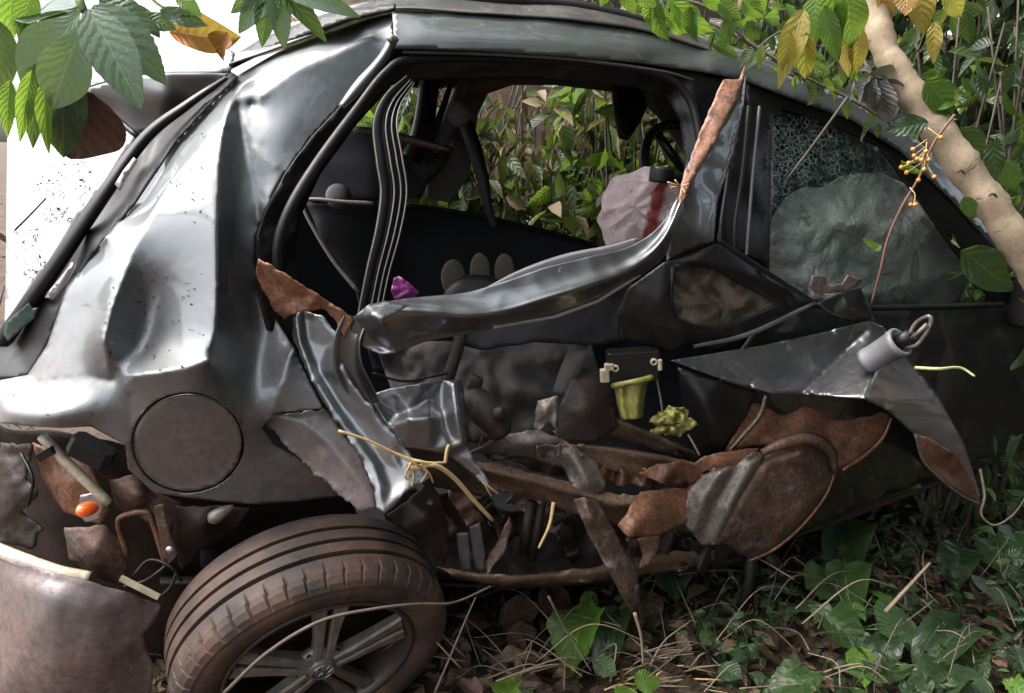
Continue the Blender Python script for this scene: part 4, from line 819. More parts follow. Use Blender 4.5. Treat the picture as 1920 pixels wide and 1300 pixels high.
sheet('torn_lining', [(0,830,.06),(60,835,.05),(50,880,.06),(70,930,.05),(40,960,.06),(80,990,.07),(60,1030,.08),(-20,1010,.06)], [(20,900,.02),(40,940,.03)], clay_dark, car, h=7, smooth=1, jag=6, wob=.02, wsc=20, seed=60)
sheet('lamp_pocket', [(205,900,.08),(250,890,.07),(300,925,.08),(340,945,.09),(320,1000,.1),(250,965,.09),(215,950,.08)], [(260,930,.04)], clay, car, h=6, smooth=1, jag=3, wob=.012, wsc=20, seed=61)
sheet('inner_arch', [(330,950,.07),(400,950,.08),(470,955,.09),(440,1000,.12),(380,1030,.12),(340,1070,.12),(325,1010,.09)], [(380,985,.06)], clay_dark, car, h=7, smooth=2, jag=3, wob=.01, seed=62)
sheet('bumper_beam', [(120,990,.06),(200,985,.05),(225,1010,.06),(240,1060,.07),(230,1100,.08),(180,1085,.06),(130,1050,.06)], [(180,1030,.02)], clay, car, h=7, smooth=2, jag=3, wob=.01, seed=63)
for pts in ([(250,1080,.0),(280,1050,.01),(320,1062,.0),(340,1090,.01)], [(232,1100,-.01),(270,1090,.0),(300,1070,.0),(335,1040,.03)], [(40,850,.04),(62,900,.02),(50,950,.03)], [(300,1120,.0),(320,1100,.01),(330,1075,.02)]):
    MB().tube(curve([C(*p) for p in pts], 14), .0035, 5).build('loose_wire', black, car)
# bumper hanging off
bump = sheet('rear_bumper', [(-20,1036,-.01),(30,1050,-.02),(90,1072,-.02),(165,1090,-.02),(240,1112,.0),(302,1136,.04),(290,1165,.03),(268,1190,.03),(276,1222,.03),(290,1250,.03),(280,1320,.03),(-20,1320,-.04)],
  [(20,1090,-.05),(110,1112,-.06),(60,1180,-.075),(180,1150,-.05),(150,1250,-.065),(240,1180,-.01),(20,1260,-.08)], paint_mud, car, h=8, smooth=5, wob=.002, seed=39, jag=2, creases=[[(302,1136,.03),(266,1192,.0),(190,1250,-.05),(150,1310,-.055)]])
ribbon('bumper_edge', [(C(-20,1024,.0), .014), (C(45,1050,-.01), .014), (C(110,1072,-.01), .013), (C(168,1082,-.01), .011)], [(-1, -1), (-.9, -.2), (-.6, .1), (.3, .2), (1, .1)], cream_p, bump, 20, thick=.003)
mb = MB(); mb.box(C(262,1102,-.01), (.085, .006, .012), Matrix.Rotation(.55, 3, 'Y')); mb.build('bumper_clip', cream_p, bump, smooth=False)

# wheel: knocked loose, its top leaning outwards
wn_ = Vector((.42, -.83, -.38)).normalized(); wc = P(603, 1252, 1.44)
upw = (Vector((0, .25, 1)) - wn_ * Vector((0, .25, 1)).dot(wn_)).normalized(); rtw = upw.cross(wn_)
def wl(r, a, h): return wc + (rtw * math.cos(a) + upw * math.sin(a)) * r + wn_ * h
wheel = empty('wheel', wc - origin(car)); wheel.parent = car
tprof = [(.207, -.006), (.222, .006), (.245, .012), (.262, .011), (.268, .007), (.272, .009), (.284, .002), (.293, -.010), (.2975, -.022), (.300, -.045), (.3005, -.050), (.289, -.052), (.289, -.060), (.301, -.062), (.302, -.085), (.290, -.086), (.290, -.094), (.302, -.095), (.302, -.118), (.290, -.119), (.290, -.127), (.301, -.128), (.300, -.138), (.296, -.160), (.288, -.174), (.26, -.186), (.22, -.180), (.207, -.170)]
ns = 480; v = []; f = []; m = len(tprof)
for i in range(ns):
    a = 2 * math.pi * i / ns
    for k, (r, h) in enumerate(tprof):
        ii = (i + int(max(0, k - 6) * .7)) % 10
        if ii == 0 and 6 <= k <= 8: r -= .006
        v.append(wl(r, a, h))
for i in range(ns):
    j = (i + 1) % ns
    for k in range(m - 1): f.append((i * m + k, j * m + k, j * m + k + 1, i * m + k + 1))
tyrem, nt, b = newmat('muddy_tyre_rubber'); n = N(nt)
k1 = n.ramp(n.noise(9, 6, .65), [(.36, 0), (.66, 1)]); k2 = n.noise(60, 4, .7)
cc = n.mix(k1, (.012, .011, .011), (.10, .056, .037)); cc = n.mix(n.ramp(k2, [(.5, 0), (.75, .6)]), cc, (.025, .02, .018))
n.lk(cc, b.inputs['Base Color']); b.inputs['Roughness'].default_value = .7; n.bump(k2, .25, .002, b)
ty = mesh_obj('tyre', v, f, tyrem, wheel)
for q, pl in enumerate(ty.data.polygons): pl.use_smooth = (q % (m - 1)) < 5
mb = MB(); mb.lathe([(.207, -.012), (.211, -.004), (.208, .003), (.202, .002), (.197, -.008), (.188, -.030), (.182, -.06), (.178, -.15), (.20, -.165)], wc, wn_, 72)
rim = mb.build('rim', mk_plain('rusty_rim', (.06, .05, .045), .45, .4, dust=.8, dustcol=(.07, .045, .032)), wheel)
MB().lathe([(0, -.085), (.09, -.085), (.10, -.09), (.135, -.10), (.18, -.105)], wc, wn_, 48).build('brake_drum', clay_dark, wheel)
def spoke(a, side):
    vv = []; ff = []; rows = []
    for r, w0, w1, h, th in ((.030, .004, .022, .004, .03), (.07, .004, .024, .002, .028), (.12, .0045, .029, -.004, .024), (.165, .006, .036, -.008, .022), (.190, .007, .042, -.010, .020)):
        row = []
        for (w, hh) in ((w0, h - th), (w0, h - .004), (w0 + .004, h), (w1 - .004, h), (w1, h - .006), (w1, h - th)):
            p = wc + (rtw * math.cos(a) + upw * math.sin(a)) * r + (-rtw * math.sin(a) + upw * math.cos(a)) * w * side + wn_ * hh
            row.append(p)
        rows.append(row)
    k = 6
    for row in rows: vv += row
    for i in range(len(rows) - 1):
        for j in range(k): ff.append((i * k + j, i * k + (j + 1) % k, (i + 1) * k + (j + 1) % k, (i + 1) * k + j))
    ff += [tuple(range(k)), tuple(range((len(rows) - 1) * k, len(rows) * k))]
    return vv, ff
for i in range(5):
    a = math.radians(92 + 72 * i)
    for sd in (-1, 1):
        vv, ff = spoke(a, sd); mesh_obj('spoke', vv, ff, alloy, wheel, smooth=False)
capm = mk_plain('grey_wheel_cap', (.17, .165, .16), .4, .5, dust=.6, dustcol=(.12, .08, .055))
capo = MB().lathe([(0, .010), (.026, .010), (.031, .006), (.034, -.004), (.036, -.02)], wc, wn_, 40).build('centre_cap', capm, wheel)
MB().lathe([(.0, -.03), (.05, -.03), (.06, -.012), (.05, -.002), (.034, .0)], wc, wn_, 40).build('hub', alloy, wheel)
mb = MB()                                                     # the emblem: letters V over W inside a ring
mb.tube([wl(.024, a, .0115) for a in np.linspace(0, 2 * math.pi, 40)], .0016, 6)
rotE = rad(-14)
def ep(x, y):
    x, y = x * math.cos(rotE) - y * math.sin(rotE), x * math.sin(rotE) + y * math.cos(rotE)
    return wc + rtw * x + upw * y + wn_ * .0115
for line in ([(-.0085, .0215), (0, .0035), (.0085, .0215)], [(-.019, .0135), (-.009, -.0205), (0, -.001), (.009, -.0205), (.019, .0135)]):
    for p0, p1 in zip(line[:-1], line[1:]): mb.tube([ep(*p0), ep(*p1)], .0017, 6)
mb.build('emblem', silver, capo)
for i in range(5):
    a = math.radians(56 + 72 * i); MB().lathe([(0, -.004), (.007, -.004), (.008, -.016)], wl(.05, a, .0), wn_, 6).build('wheel_bolt', clay_dark, wheel, smooth=False)

# ------------------------------------------------------------------ plants
leaf_big = mk_leaf('broad_grey_green_leaf', (.045, .085, .05), (.13, .20, .12), (.22, .29, .2), .3, .25, 8, bumpk=.22)
leaf_dull = mk_leaf('dark_broad_leaf', (.02, .05, .025), (.05, .10, .05), (.12, .18, .09), .35, .25, 7)
leaf_lime = mk_leaf('lime_leaf', (.06, .15, .018), (.13, .25, .035), (.24, .34, .08), .4, .5, 8)
leaf_green = mk_leaf('fresh_green_leaf', (.022, .075, .018), (.06, .15, .03), (.14, .24, .07), .36, .45, 9, spots=.15)
leaf_yellow = mk_leaf('yellowing_leaf', (.25, .24, .03), (.36, .22, .05), (.4, .36, .14), .42, .45, 8, spots=.3, spotcol=(.2, .1, .03))
leaf_orange = mk_leaf('orange_pink_leaf', (.42, .15, .08), (.45, .28, .08), (.5, .36, .2), .45, .45, 8, spots=.25, spotcol=(.18, .08, .03))
leaf_dead = mk_leaf('dead_brown_leaf', (.024, .014, .010), (.09, .05, .031), (.16, .1, .07), .75, .15, 7, spots=.3, spotcol=(.03, .02, .015))
leaf_rust = mk_leaf('rust_leaf', (.30, .10, .03), (.42, .17, .05), (.3, .14, .06), .5, .3, 7)
leaf_under = mk_leaf('brown_backed_leaf', (.05, .032, .028), (.11, .055, .04), (.12, .07, .05), .5, .0, 7, spots=.4, spotcol=(.22, .09, .05))
leaf_grey = mk_leaf('dry_grey_leaf', (.07, .07, .07), (.24, .24, .235), (.3, .3, .3), .6, .1, 9)
leaf_bush = mk_leaf('thicket_leaf', (.03, .055, .018), (.085, .13, .05), (.13, .17, .08), .42, .35, 6)
leaf_bush2 = mk_leaf('bright_thicket_leaf', (.07, .14, .02), (.17, .26, .045), (.25, .32, .1), .42, .45, 6)
leaf_dark = mk_leaf('deep_green_leaf', (.010, .026, .010), (.028, .058, .022), (.1, .14, .07), .4, .3, 7)
leaf_dry = mk_leaf('dry_straw_leaf', (.16, .11, .06), (.30, .22, .13), (.3, .24, .15), .7, .25, 6)

def leaf_mesh(key, shape='ovate', fold=.12, droop=.25, rib=0.0, serr=0.0, nu=14, nv=6, twist=0.0, wav=0.0, rag=0.0):
    v = []; f = []; uv = []
    for i in range(nu + 1):
        u = i / nu
        if shape == 'ovate': w = math.sin(math.pi * min(1, u ** .85)) ** .8
        elif shape == 'obovate': w = math.sin(math.pi * u ** 1.5) ** .85
        elif shape == 'lance': w = math.sin(math.pi * u ** .75)
        else: w = math.sin(math.pi * u) ** .6
        w *= .5
        if rag: w *= 1 + rag * (noise.noise(Vector((u * 7, rag * 50, 1))) + .6 * noise.noise(Vector((u * 19, rag * 50, 4))))
        if u <= 0 or u >= 1: w = .004
        if serr: w *= 1 + serr * ((i % 2) * 2 - 1)
        for j in range(-nv // 2, nv // 2 + 1):
            s = j / (nv / 2)
            y = s * w
            z = fold * abs(y) * 2 * .5 - droop * u * u + (rib * (1 if (i + abs(j)) % 2 else -1) * abs(s)) + wav * math.sin(u * 13 + (1 if s > 0 else 2)) * abs(s) ** 2 * .5
            x = u - .05 * abs(s) * w
            if twist:
                a = twist * u; y, z = y * math.cos(a) - z * math.sin(a), y * math.sin(a) + z * math.cos(a)
            v.append((x, y, z)); uv.append((u, .5 + s * .5))
    m = nv // 2 * 2 + 1
    for i in range(nu):
        for j in range(m - 1): f.append((i * m + j, (i + 1) * m + j, (i + 1) * m + j + 1, i * m + j + 1))
    me = bpy.data.meshes.new(key); me.from_pydata(v, [], f); me.update()
    ul = me.uv_layers.new(name='UVMap')
    for l in me.loops: ul.data[l.index].uv = uv[l.vertex_index]
    me.polygons.foreach_set('use_smooth', [True] * len(me.polygons))
    return me
SH = dict(ovate=dict(shape='ovate', wav=.05), ribbed=dict(shape='ovate', rib=.007, serr=.03, nu=24, nv=8, droop=.2), obovate=dict(shape='obovate', droop=.3, wav=.04, nu=18), lance=dict(shape='lance', droop=.3, wav=.03),
          curl=dict(shape='ovate', fold=.7, droop=.45, twist=.9, wav=.12), ragged=dict(shape='ovate', droop=.25, wav=.14, fold=.3, nu=22, rag=.45, twist=.35), flat=dict(shape='ovate', droop=.08, wav=.06), dead=dict(shape='ovate', fold=.5, droop=-.25, twist=.7, wav=.16))
LM = {}
def lmesh(kind, mat):
    k = (kind, mat.name)
    if k not in LM:
        me = leaf_mesh(kind + '_leaf', **SH[kind]); me.materials.append(mat); LM[k] = me
    return LM[k]
rl = random.Random(21)
def leaf(base, tip, ratio, mat, kind='ovate', parent=None, nrm=None, name='leaf', roll=0.0):
    b, t = Vector(base), Vector(tip); X = t - b; L = X.length; X.normalize()
    nr = Vector(nrm) if nrm is not None else (Vector((0, 0, CAMZ)) - b).normalized() + Vector((rl.uniform(-.25, .25), 0, .35 + rl.uniform(-.2, .2)))
    nr = (nr - X * nr.dot(X)).normalized(); nr = Matrix.Rotation(roll, 3, X) @ nr
    Y = nr.cross(X)
    M = Matrix(((X.x * L, Y.x * L * ratio, nr.x * L, b.x), (X.y * L, Y.y * L * ratio, nr.y * L, b.y), (X.z * L, Y.z * L * ratio, nr.z * L, b.z), (0, 0, 0, 1)))
    return link(name, lmesh(kind, mat), None, parent, M)
def pleaf(x0, y0, x1, y1, wpx, d, mat, kind='ovate', parent=None, dd=0.0, **kw):
    L = math.hypot(x1 - x0, y1 - y0)
    return leaf(P(x0, y0, d), P(x1, y1, d + dd), wpx / L, mat, kind, parent, **kw)
def stem(parent, pts, r0, r1, mat, name='stem', n=16, sides=6):
    mb = MB(); mb.tube(curve(pts, n), list(np.linspace(r0, r1, n)), sides); return mb.build(name, mat, parent)
green_stem = mk_plain('green_stem', (.14, .2, .07), .6); red_stem = mk_plain('red_brown_stem', (.16, .075, .055), .6)

# broad leaved shrub over the hatch
sh = empty('broadleaf_shrub', P(150, -160, 1.28) * 1, 'large grey green leaves hanging over the raised hatch, top left', 'shrub')
stem(sh, [P(-260, -500, 1.6), P(-60, -300, 1.45), P(60, -150, 1.34), P(120, -60, 1.30), P(158, 22, 1.26)], .010, .006, green_stem)
for a in ((158,14,22,168,112,1.26,leaf_big,'obovate',-.03),(156,40,96,198,92,1.23,leaf_big,'obovate',-.04),(166,18,257,186,86,1.21,leaf_big,'ribbed',-.05),(176,10,309,140,88,1.24,leaf_big,'ribbed',-.02),
          (60,132,32,275,34,1.24,leaf_lime,'lance',0),(84,150,79,294,30,1.22,leaf_lime,'lance',0),(66,120,62,285,52,1.26,leaf_dull,'lance',0),(172,172,126,320,132,1.34,leaf_under,'ovate',.05),
          (120,120,112,300,90,1.32,leaf_dull,'ovate',0),(186,2,292,44,60,1.30,leaf_dull,'ovate',0),(150,20,40,-20,90,1.33,leaf_dull,'ovate',.1),(20,150,2,262,34,1.30,leaf_lime,'lance',0),
          (24,-20,14,90,40,1.36,leaf_lime,'lance',0),(60,-20,36,80,44,1.34,leaf_green,'lance',0),(150,10,60,120,84,1.31,leaf_dull,'obovate',.03),(170,20,200,120,80,1.28,leaf_dull,'obovate',0),(0,40,-10,190,70,1.33,leaf_dull,'ovate',0)):
    pleaf(*a[:5], a[5], a[6], a[7], sh, a[8])
sh2 = empty('leafy_twig', P(300, -60, 1.45), 'small twig with rounded green leaves beside the rusty dead leaf', 'twig')
stem(sh2, [P(250, -40, 1.45), P(300, 10, 1.44), P(355, 30, 1.43)], .004, .002, green_stem)
for a in ((268,30,330,55,36,leaf_green),(300,20,388,48,34,leaf_dull),(250,10,300,70,40,leaf_dull),(330,-10,378,30,34,leaf_lime)): pleaf(*a[:5], 1.43, a[5], 'flat', sh2)
dl = empty('dead_leaf', P(380, 90, 1.72), 'curled rusty orange dead leaf lying on the hatch spoiler', 'leaf')
pleaf(320,62,440,70,62,1.70,leaf_rust,'curl',dl,name='blade'); pleaf(425,60,404,108,46,1.69,leaf_rust,'curl',dl,name='blade')
# palmate leaf at the top edge
pa = empty('palmate_leaf_plant', P(510, -60, 1.35), 'serrated palmate leaf hanging from the top edge above the roof', 'plant')
stem(pa, [P(600, -420, 1.6), P(560, -230, 1.46), P(540, -120, 1.4), P(520, -70, 1.36), P(512, -30, 1.35)], .005, .004, green_stem)
for (x, y, w) in ((444,58,46),(486,82,46),(536,86,46),(614,64,44),(668,20,44),(430,20,40)): pleaf(512, -32, x, y, w, 1.35, leaf_green if x % 4 else leaf_big, 'ribbed', pa, -.02)

# branch of green leaves hanging over the roof
br = empty('green_branch', P(1260, -60, 1.9), 'branch of fresh green leaves hanging over the middle of the roof', 'branch')
stem(br, [P(980, -260, 2.2), P(1050, -120, 2.0), P(1120, -40, 1.9), P(1240, -10, 1.85), P(1340, 20, 1.82), P(1400, 80, 1.8)], .006, .003, twig_m)
for a in ((1165,-25,1190,28,30,leaf_lime),(1215,-5,1248,82,36,leaf_green),(1225,0,1212,56,30,leaf_lime),(1262,5,1335,74,46,leaf_lime),(1300,10,1296,78,40,leaf_green),(1345,8,1395,34,34,leaf_green),(1335,84,1392,104,24,leaf_green),(1248,30,1290,66,30,leaf_lime),
          (1140,-30,1128,12,28,leaf_lime),(1370,30,1358,86,32,leaf_green),(1390,0,1430,40,32,leaf_green),(1280,-20,1260,30,34,leaf_lime),(1320,-20,1350,24,30,leaf_lime),(1400,40,1420,80,28,leaf_dark),(1195,-25,1225,20,30,leaf_green),(1410,-20,1440,20,34,leaf_lime)):
    pleaf(*a[:5], 1.80 + rl.uniform(-.05, .08), a[5], 'ovate' if rl.random() < .6 else 'curl', br)
br2 = empty('overhanging_branch', P(1480, 20, 2.0), 'olive twig with small leaves trailing over the roof above the front door', 'branch')
stem(br2, [P(1330,40,1.95), P(1420,90,1.92), P(1500,140,1.9), P(1600,190,1.9), P(1680,240,1.92)], .005, .002, twig_m)
stem(br2, [P(1420,90,1.92), P(1470,60,1.94), P(1540,90,1.95)], .003, .0015, twig_m)
for q in range(44):
    t = rl.random(); x0 = 1330 + t * 340 + rl.uniform(-20, 20); y0 = 40 + t * 190 + rl.uniform(-55, 20); a = rl.uniform(.2, 2.4); s = rl.uniform(24, 52)
    pleaf(x0, y0, x0 + s * math.cos(a), y0 + s * math.sin(a), s * rl.uniform(.32, .5), 1.92 + rl.uniform(-.05, .12), rl.choice((leaf_dark, leaf_green, leaf_bush, leaf_bush2)), rl.choice(('ovate', 'curl', 'lance')), br2)
# pale slanting tree trunk
bark, nt, b = newmat('pale_tan_bark'); n = N(nt)
u, v_, _ = n.sep(n.tc.outputs['UV'])
cb = n.new('ShaderNodeCombineXYZ'); n.lk(n.math('MULTIPLY', u, 26), cb.inputs[0]); n.lk(n.math('MULTIPLY', v_, 2.2), cb.inputs[1])
ring = n.ramp(n.noise(1.0, 4, .6, .8, cb.outputs[0]), [(.63, 0), (.66, .8), (.68, 0)])
cc = n.mix(n.noise(8, 5), (.30, .22, .14), (.46, .37, .26)); cc = n.mix(n.ramp(n.noise(34, 7, .75), [(.48, 0), (.7, .8)]), cc, (.19, .15, .10)); cc = n.mix(n.ramp(n.noise(90, 5, .7), [(.58, 0), (.7, .6)]), cc, (.10, .085, .06)); cc = n.mix(n.math('MULTIPLY', ring, .75), cc, (.09, .06, .045))
n.lk(cc, b.inputs['Base Color']); b.inputs['Roughness'].default_value = .8; n.bump(n.math('ADD', n.noise(40, 5), n.math('MULTIPLY', ring, -1.5)), .5, .003, b)
tree = empty('slanting_tree', P(1960, 560, 1.75) - Vector((0, 0, .5)), 'pale tan tree trunk slanting down over the front door at right', 'tree')
tp = curve([P(1560,-760,2.1), P(1600,-380,1.95), P(1626,-120,1.86), P(1640,20,1.83), P(1668,110,1.80), P(1712,180,1.78), P(1770,262,1.76), P(1830,345,1.74), P(1890,430,1.72), P(1960,540,1.72), P(2060,700,1.74), P(2240,1040,1.8)], 80)
mb = MB(); mb.tube(tp, [.020 + .0155 * min(1, i / 50) + .002 * math.sin(i * 1.1) + .0015 * math.sin(i * 2.7) for i in range(80)], 20); trunk = mb.build('trunk', bark, tree); wobble(trunk, .004, 26, 9)
for (x, y, d, s) in ((1802,322,1.70,.013),(1862,366,1.685,.014)):   # leaf scars
    MB().tube(curve([P(x-9, y+3, d), P(x-1, y-3, d-.003), P(x+8, y+5, d)], 10), [.001,.002,.003,.003,.003,.003,.003,.003,.002,.001], 5).build('leaf_scar', twig_m, trunk)
for a in ((1506,18,1462,152,50,leaf_yellow),(1512,60,1504,156,44,leaf_yellow),(1530,-10,1524,84,50,leaf_lime),(1560,-20,1566,94,52,leaf_lime),(1590,-20,1600,96,66,leaf_green),(1582,62,1588,152,32,leaf_orange),(1606,50,1612,138,40,leaf_yellow),
          (1650,-30,1676,44,36,leaf_orange),(1726,-30,1728,62,54,leaf_yellow),(1752,40,1752,114,28,leaf_yellow),(1770,-30,1818,32,46,leaf_yellow),(1700,-30,1700,20,40,leaf_orange),(1545,10,1570,120,40,leaf_green),(1480,60,1470,140,34,leaf_yellow),(1640,40,1648,90,22,leaf_lime)):
    pleaf(*a[:5], 1.78 + rl.uniform(-.05, .05), a[5], 'ovate' if rl.random() < .6 else 'lance', tree, rl.uniform(-.04, .04))
for a in ((1735,150,1790,215,60,leaf_green),(1740,200,1805,175,40,leaf_lime),(1740,230,1660,245,44,leaf_dark),(1760,200,1700,228,40,leaf_dark),(1800,470,1905,545,70,leaf_dark),(1805,370,1830,410,28,leaf_green),(1800,240,1850,300,44,leaf_dark),(1860,265,1870,335,36,leaf_dark),(1880,300,1905,360,40,leaf_green)):
    pleaf(*a[:5], 1.72 + rl.uniform(-.04, .1), a[5], 'flat', tree)
# withered grey leaf cluster with a thin stick
wc_ = empty('withered_leaf_cluster', P(1640, 150, 1.82), 'withered grey leaf cluster dangling beside the pale trunk', 'leaf cluster')
stem(wc_, [P(1620,115,1.84), P(1640,140,1.80), P(1690,140,1.80)], .004, .003, twig_m)
for a in ((1630,140,1690,140,20),(1630,142,1605,190,26),(1640,145,1628,205,26),(1650,145,1660,215,30),(1660,145,1688,205,30),(1645,150,1668,236,34),(1625,150,1640,210,24),(1600,150,1590,190,16),(1632,135,1612,128,16),(1655,150,1700,180,26)):
    pleaf(*a, 1.78 + rl.uniform(-.02, .03), leaf_grey, 'curl', wc_)
st = empty('thin_stick', P(1476, 338, 1.88), 'thin dark stick leaning across the front door window', 'stick')
stem(st, [P(1590,182,1.80), P(1535,258,1.82), P(1476,336,1.84)], .0035, .0025, twig_m, 'stem', 8)
# berries
berry = mk_plain('yellow_orange_berry', (.55, .26, .05), .35, var=.3)
bt = empty('berry_twig', P(1636, 570, 1.74), 'long reddish twig with a cluster of small orange berries', 'twig')
stem(bt, [P(1790,215,1.68), P(1750,270,1.68), P(1725,330,1.68), P(1690,390,1.69), P(1664,450,1.70), P(1650,510,1.70), P(1634,570,1.72)], .003, .0024, red_stem, n=30)
for (x, y) in ((1764,258),(1712,280),(1714,292),(1720,298),(1690,314),(1700,324),(1733,318),(1722,338),(1752,332),(1708,384),(1716,384),(1728,300),(1742,300),(1704,306),(1736,284)):
    p = P(x, y, 1.655 + rl.uniform(-.015, .015))
    MB().lathe([(0, .0048), (.0025, .0042), (.0046, .0012), (.0046, -.0016), (.0025, -.0042), (0, -.005)], p, (rl.uniform(-1, 1), -1, rl.uniform(-1, 1)), 10).build('berry', berry, bt)
    if y < 350: stem(bt, [P(1738 - (y - 280) * .1, min(y + 6, 326) - 24, 1.675), p], .0012, .001, straw_m, 'stalk', 4, 4)
stem(bt, [P(1706,352,1.68), P(1716,366,1.665), P(1712,384,1.655)], .0013, .001, straw_m, 'stalk', 6, 4)
for a in ((1650,470,1618,448,12),(1652,462,1635,468,14)): pleaf(*a, 1.69, leaf_lime, 'flat', bt)

# ------------------------------------------------------------------ thickets (many leaves: stuff)
def tmpl(): 
    U = np.array([0, .3, .62, 1.0]); W = np.array([.03, .46, .40, .02]); v = []; uv = []
    for u, w in zip(U, W):
        for s in (-1, 0, 1): v.append((u, s * w, abs(s) * w * .25 - .22 * u * u)); uv.append((u, .5 + s * .5))
    f = [(i * 3 + j, (i + 1) * 3 + j, (i + 1) * 3 + j + 1, i * 3 + j + 1) for i in range(3) for j in range(2)]
    return np.array(v), np.array(f), np.array(uv)
TV, TF, TUV = tmpl()
def foliage(name, pos, X, Nn, L, R, mats, parent, rng, at=None):
    pos = np.asarray(pos); k = len(pos); X = X / np.linalg.norm(X, axis=1)[:, None]
    Nn = Nn - X * (X * Nn).sum(1)[:, None]; Nn /= np.linalg.norm(Nn, axis=1)[:, None] + 1e-9
    Y = np.cross(Nn, X)
    V = pos[:, None, :] + L[:, None, None] * (TV[None, :, 0:1] * X[:, None, :] + TV[None, :, 1:2] * (R[:, None, None]) * Y[:, None, :] + TV[None, :, 2:3] * Nn[:, None, :])
    off = np.array(origin(parent)) if parent is not None else np.array(at)
    V = (V - off).reshape(-1, 3); m = len(TV)
    Fa = (TF[None] + (np.arange(k) * m)[:, None, None]).reshape(-1, 4)
    me = bpy.data.meshes.new(name); me.vertices.add(len(V)); me.vertices.foreach_set('co', V.ravel())
    me.loops.add(len(Fa) * 4); me.loops.foreach_set('vertex_index', Fa.ravel().astype(np.int32))
    me.polygons.add(len(Fa)); me.polygons.foreach_set('loop_start', np.arange(len(Fa)) * 4)
    me.update(calc_edges=True); me.validate()
    ul = me.uv_layers.new(name='UVMap'); ul.data.foreach_set('uv', np.tile(TUV, (k, 1))[Fa.ravel()].astype(np.float32).ravel())
    for q in mats: me.materials.append(q)
    mi = np.repeat(rng.integers(0, len(mats), k), len(TF)).astype(np.int32); me.polygons.foreach_set('material_index', mi)
    me.polygons.foreach_set('use_smooth', [True] * len(me.polygons))
    o = link(name, me, None, parent)
    if parent is None: o.location = at
    return o
def shrub(name, label, group, loc, hgt, spread, n, mats, seed, L=(.06, .13), ratio=(.28, .55), droop=.6, nstem=7, stemmat=None, cat_='shrub', lean=0, sr=.011):
    rng = np.random.default_rng(seed); loc = Vector(loc)
    e = empty(name, loc, label, cat_, group)
    tips = []
    for i in range(nstem):
        a = rng.uniform(0, 2 * math.pi); r = spread * rng.uniform(.3, 1); h = hgt * rng.uniform(.6, 1.05)
        p3 = loc + Vector((math.cos(a) * r + lean, math.sin(a) * r * .6, h)); p1 = loc + Vector((math.cos(a) * r * .25, math.sin(a) * r * .2, h * .4)) + Vector(rng.uniform(-.08, .08, 3))
        pts = curve([loc + Vector((rng.uniform(-.1, .1), rng.uniform(-.1, .1), -.15)), p1, p3], 12)
        MB().tube(pts, list(np.linspace(sr, sr * .3, 12)), 5).build('stem', stemmat or twig_m, e); tips.append(pts)
    pos = []; 
    for i in range(n):
        pts = tips[rng.integers(0, len(tips))]; t = rng.uniform(.15, 1.0) ** .7; p = pts[min(11, int(t * 11))]
        pos.append(np.array(p) + rng.normal(0, (.10 if hgt > .5 else .01) + spread * .16, 3))
    pos = np.array(pos); pos[:, 2] = np.maximum(pos[:, 2], np.array([gh(q[0], q[1]) for q in pos]) + .02)
    X = rng.normal(0, .6, (n, 3)); X[:, 2] -= droop; Nn = rng.normal(0, .6, (n, 3)); Nn[:, 2] += .6; Nn[:, 1] -= .4
    o = foliage('foliage', pos, X, Nn, rng.uniform(*L, n), rng.uniform(*ratio, n), mats, e, rng); o['kind'] = 'stuff'
    return e
specs = []
k = 0
ORD = ['first', 'second', 'third', 'fourth', 'fifth', 'sixth', 'seventh', 'eighth', 'ninth', 'tenth', 'eleventh', 'twelfth', 'thirteenth', 'fourteenth', 'fifteenth', 'sixteenth', 'seventeenth', 'eighteenth', 'nineteenth', 'twentieth', 'twenty-first']
BGS = {}
def bg(px, d, hgt, spread, n, mats, kind, L=(.05, .12), **kw):
    global k
    x = (px - 960) / FPX * d * 1.03; k += 1
    names = {'a': ('thicket_shrub', 'olive green leafy shrub of the thicket behind the wrecked car'), 'b': ('sapling', 'thin stemmed bright green sapling growing on the bank behind the car'), 'c': ('dark_bush', 'deep green bush shading the bank above the front of the car'), 'd': ('dry_bush', 'half dry straw coloured bush tangled in the thicket behind the car')}
    nm, lb = names[kind]
    BGS.setdefault(kind, []).append([x / d, None]); BGS[kind][-1][1] = shrub(nm, lb, {'a': 'thicket shrubs behind the car', 'b': 'saplings behind the car', 'c': 'dark bushes above the front of the car', 'd': 'dry bushes behind the car'}[kind], (x, d, gh(x, d)), hgt, spread, n, mats, 100 + k, L, **kw)
OL = [leaf_bush, leaf_bush, leaf_dark, leaf_dark, leaf_dry]; BR = [leaf_bush2, leaf_lime, leaf_bush]; DK = [leaf_dark, leaf_dark, leaf_bush]; DR = [leaf_dry, leaf_dry, leaf_bush, leaf_dead]
for i, px in enumerate((700, 770, 840, 910, 980, 1050, 1120, 1190, 1260, 1330)):
    d = 3.5 + .00045 * (px - 700) + rl.uniform(-.1, .2)
    bg(px, d, 1.5, .5, 300, OL, 'a', ratio=(.3, .6), droop=.5, L=(.06, .16))
    if i % 2 == 0: bg(px + 30, d + .15, 1.4, .5, 260, DR, 'd', ratio=(.08, .25), L=(.06, .16), nstem=16)
    if i % 3 == 0: bg(px + 20, d - .1, 1.25, .35, 130, BR, 'b')
for px in (1150, 1230, 1300, 1380, 1450, 1530, 1620, 1700, 1790, 1880, 1960): 
    bg(px, 3.6 + .0007 * (px - 1150) + rl.uniform(-.2, .3), 2.3, .55, 480, DK if px > 1450 else OL, 'c', L=(.06, .15), ratio=(.3, .55))
for px in (1180, 1260, 1340, 1460, 1560): bg(px, 3.4 + .0006 * (px - 1150), 2.1, .4, 200, BR, 'b', L=(.07, .15), ratio=(.35, .6))
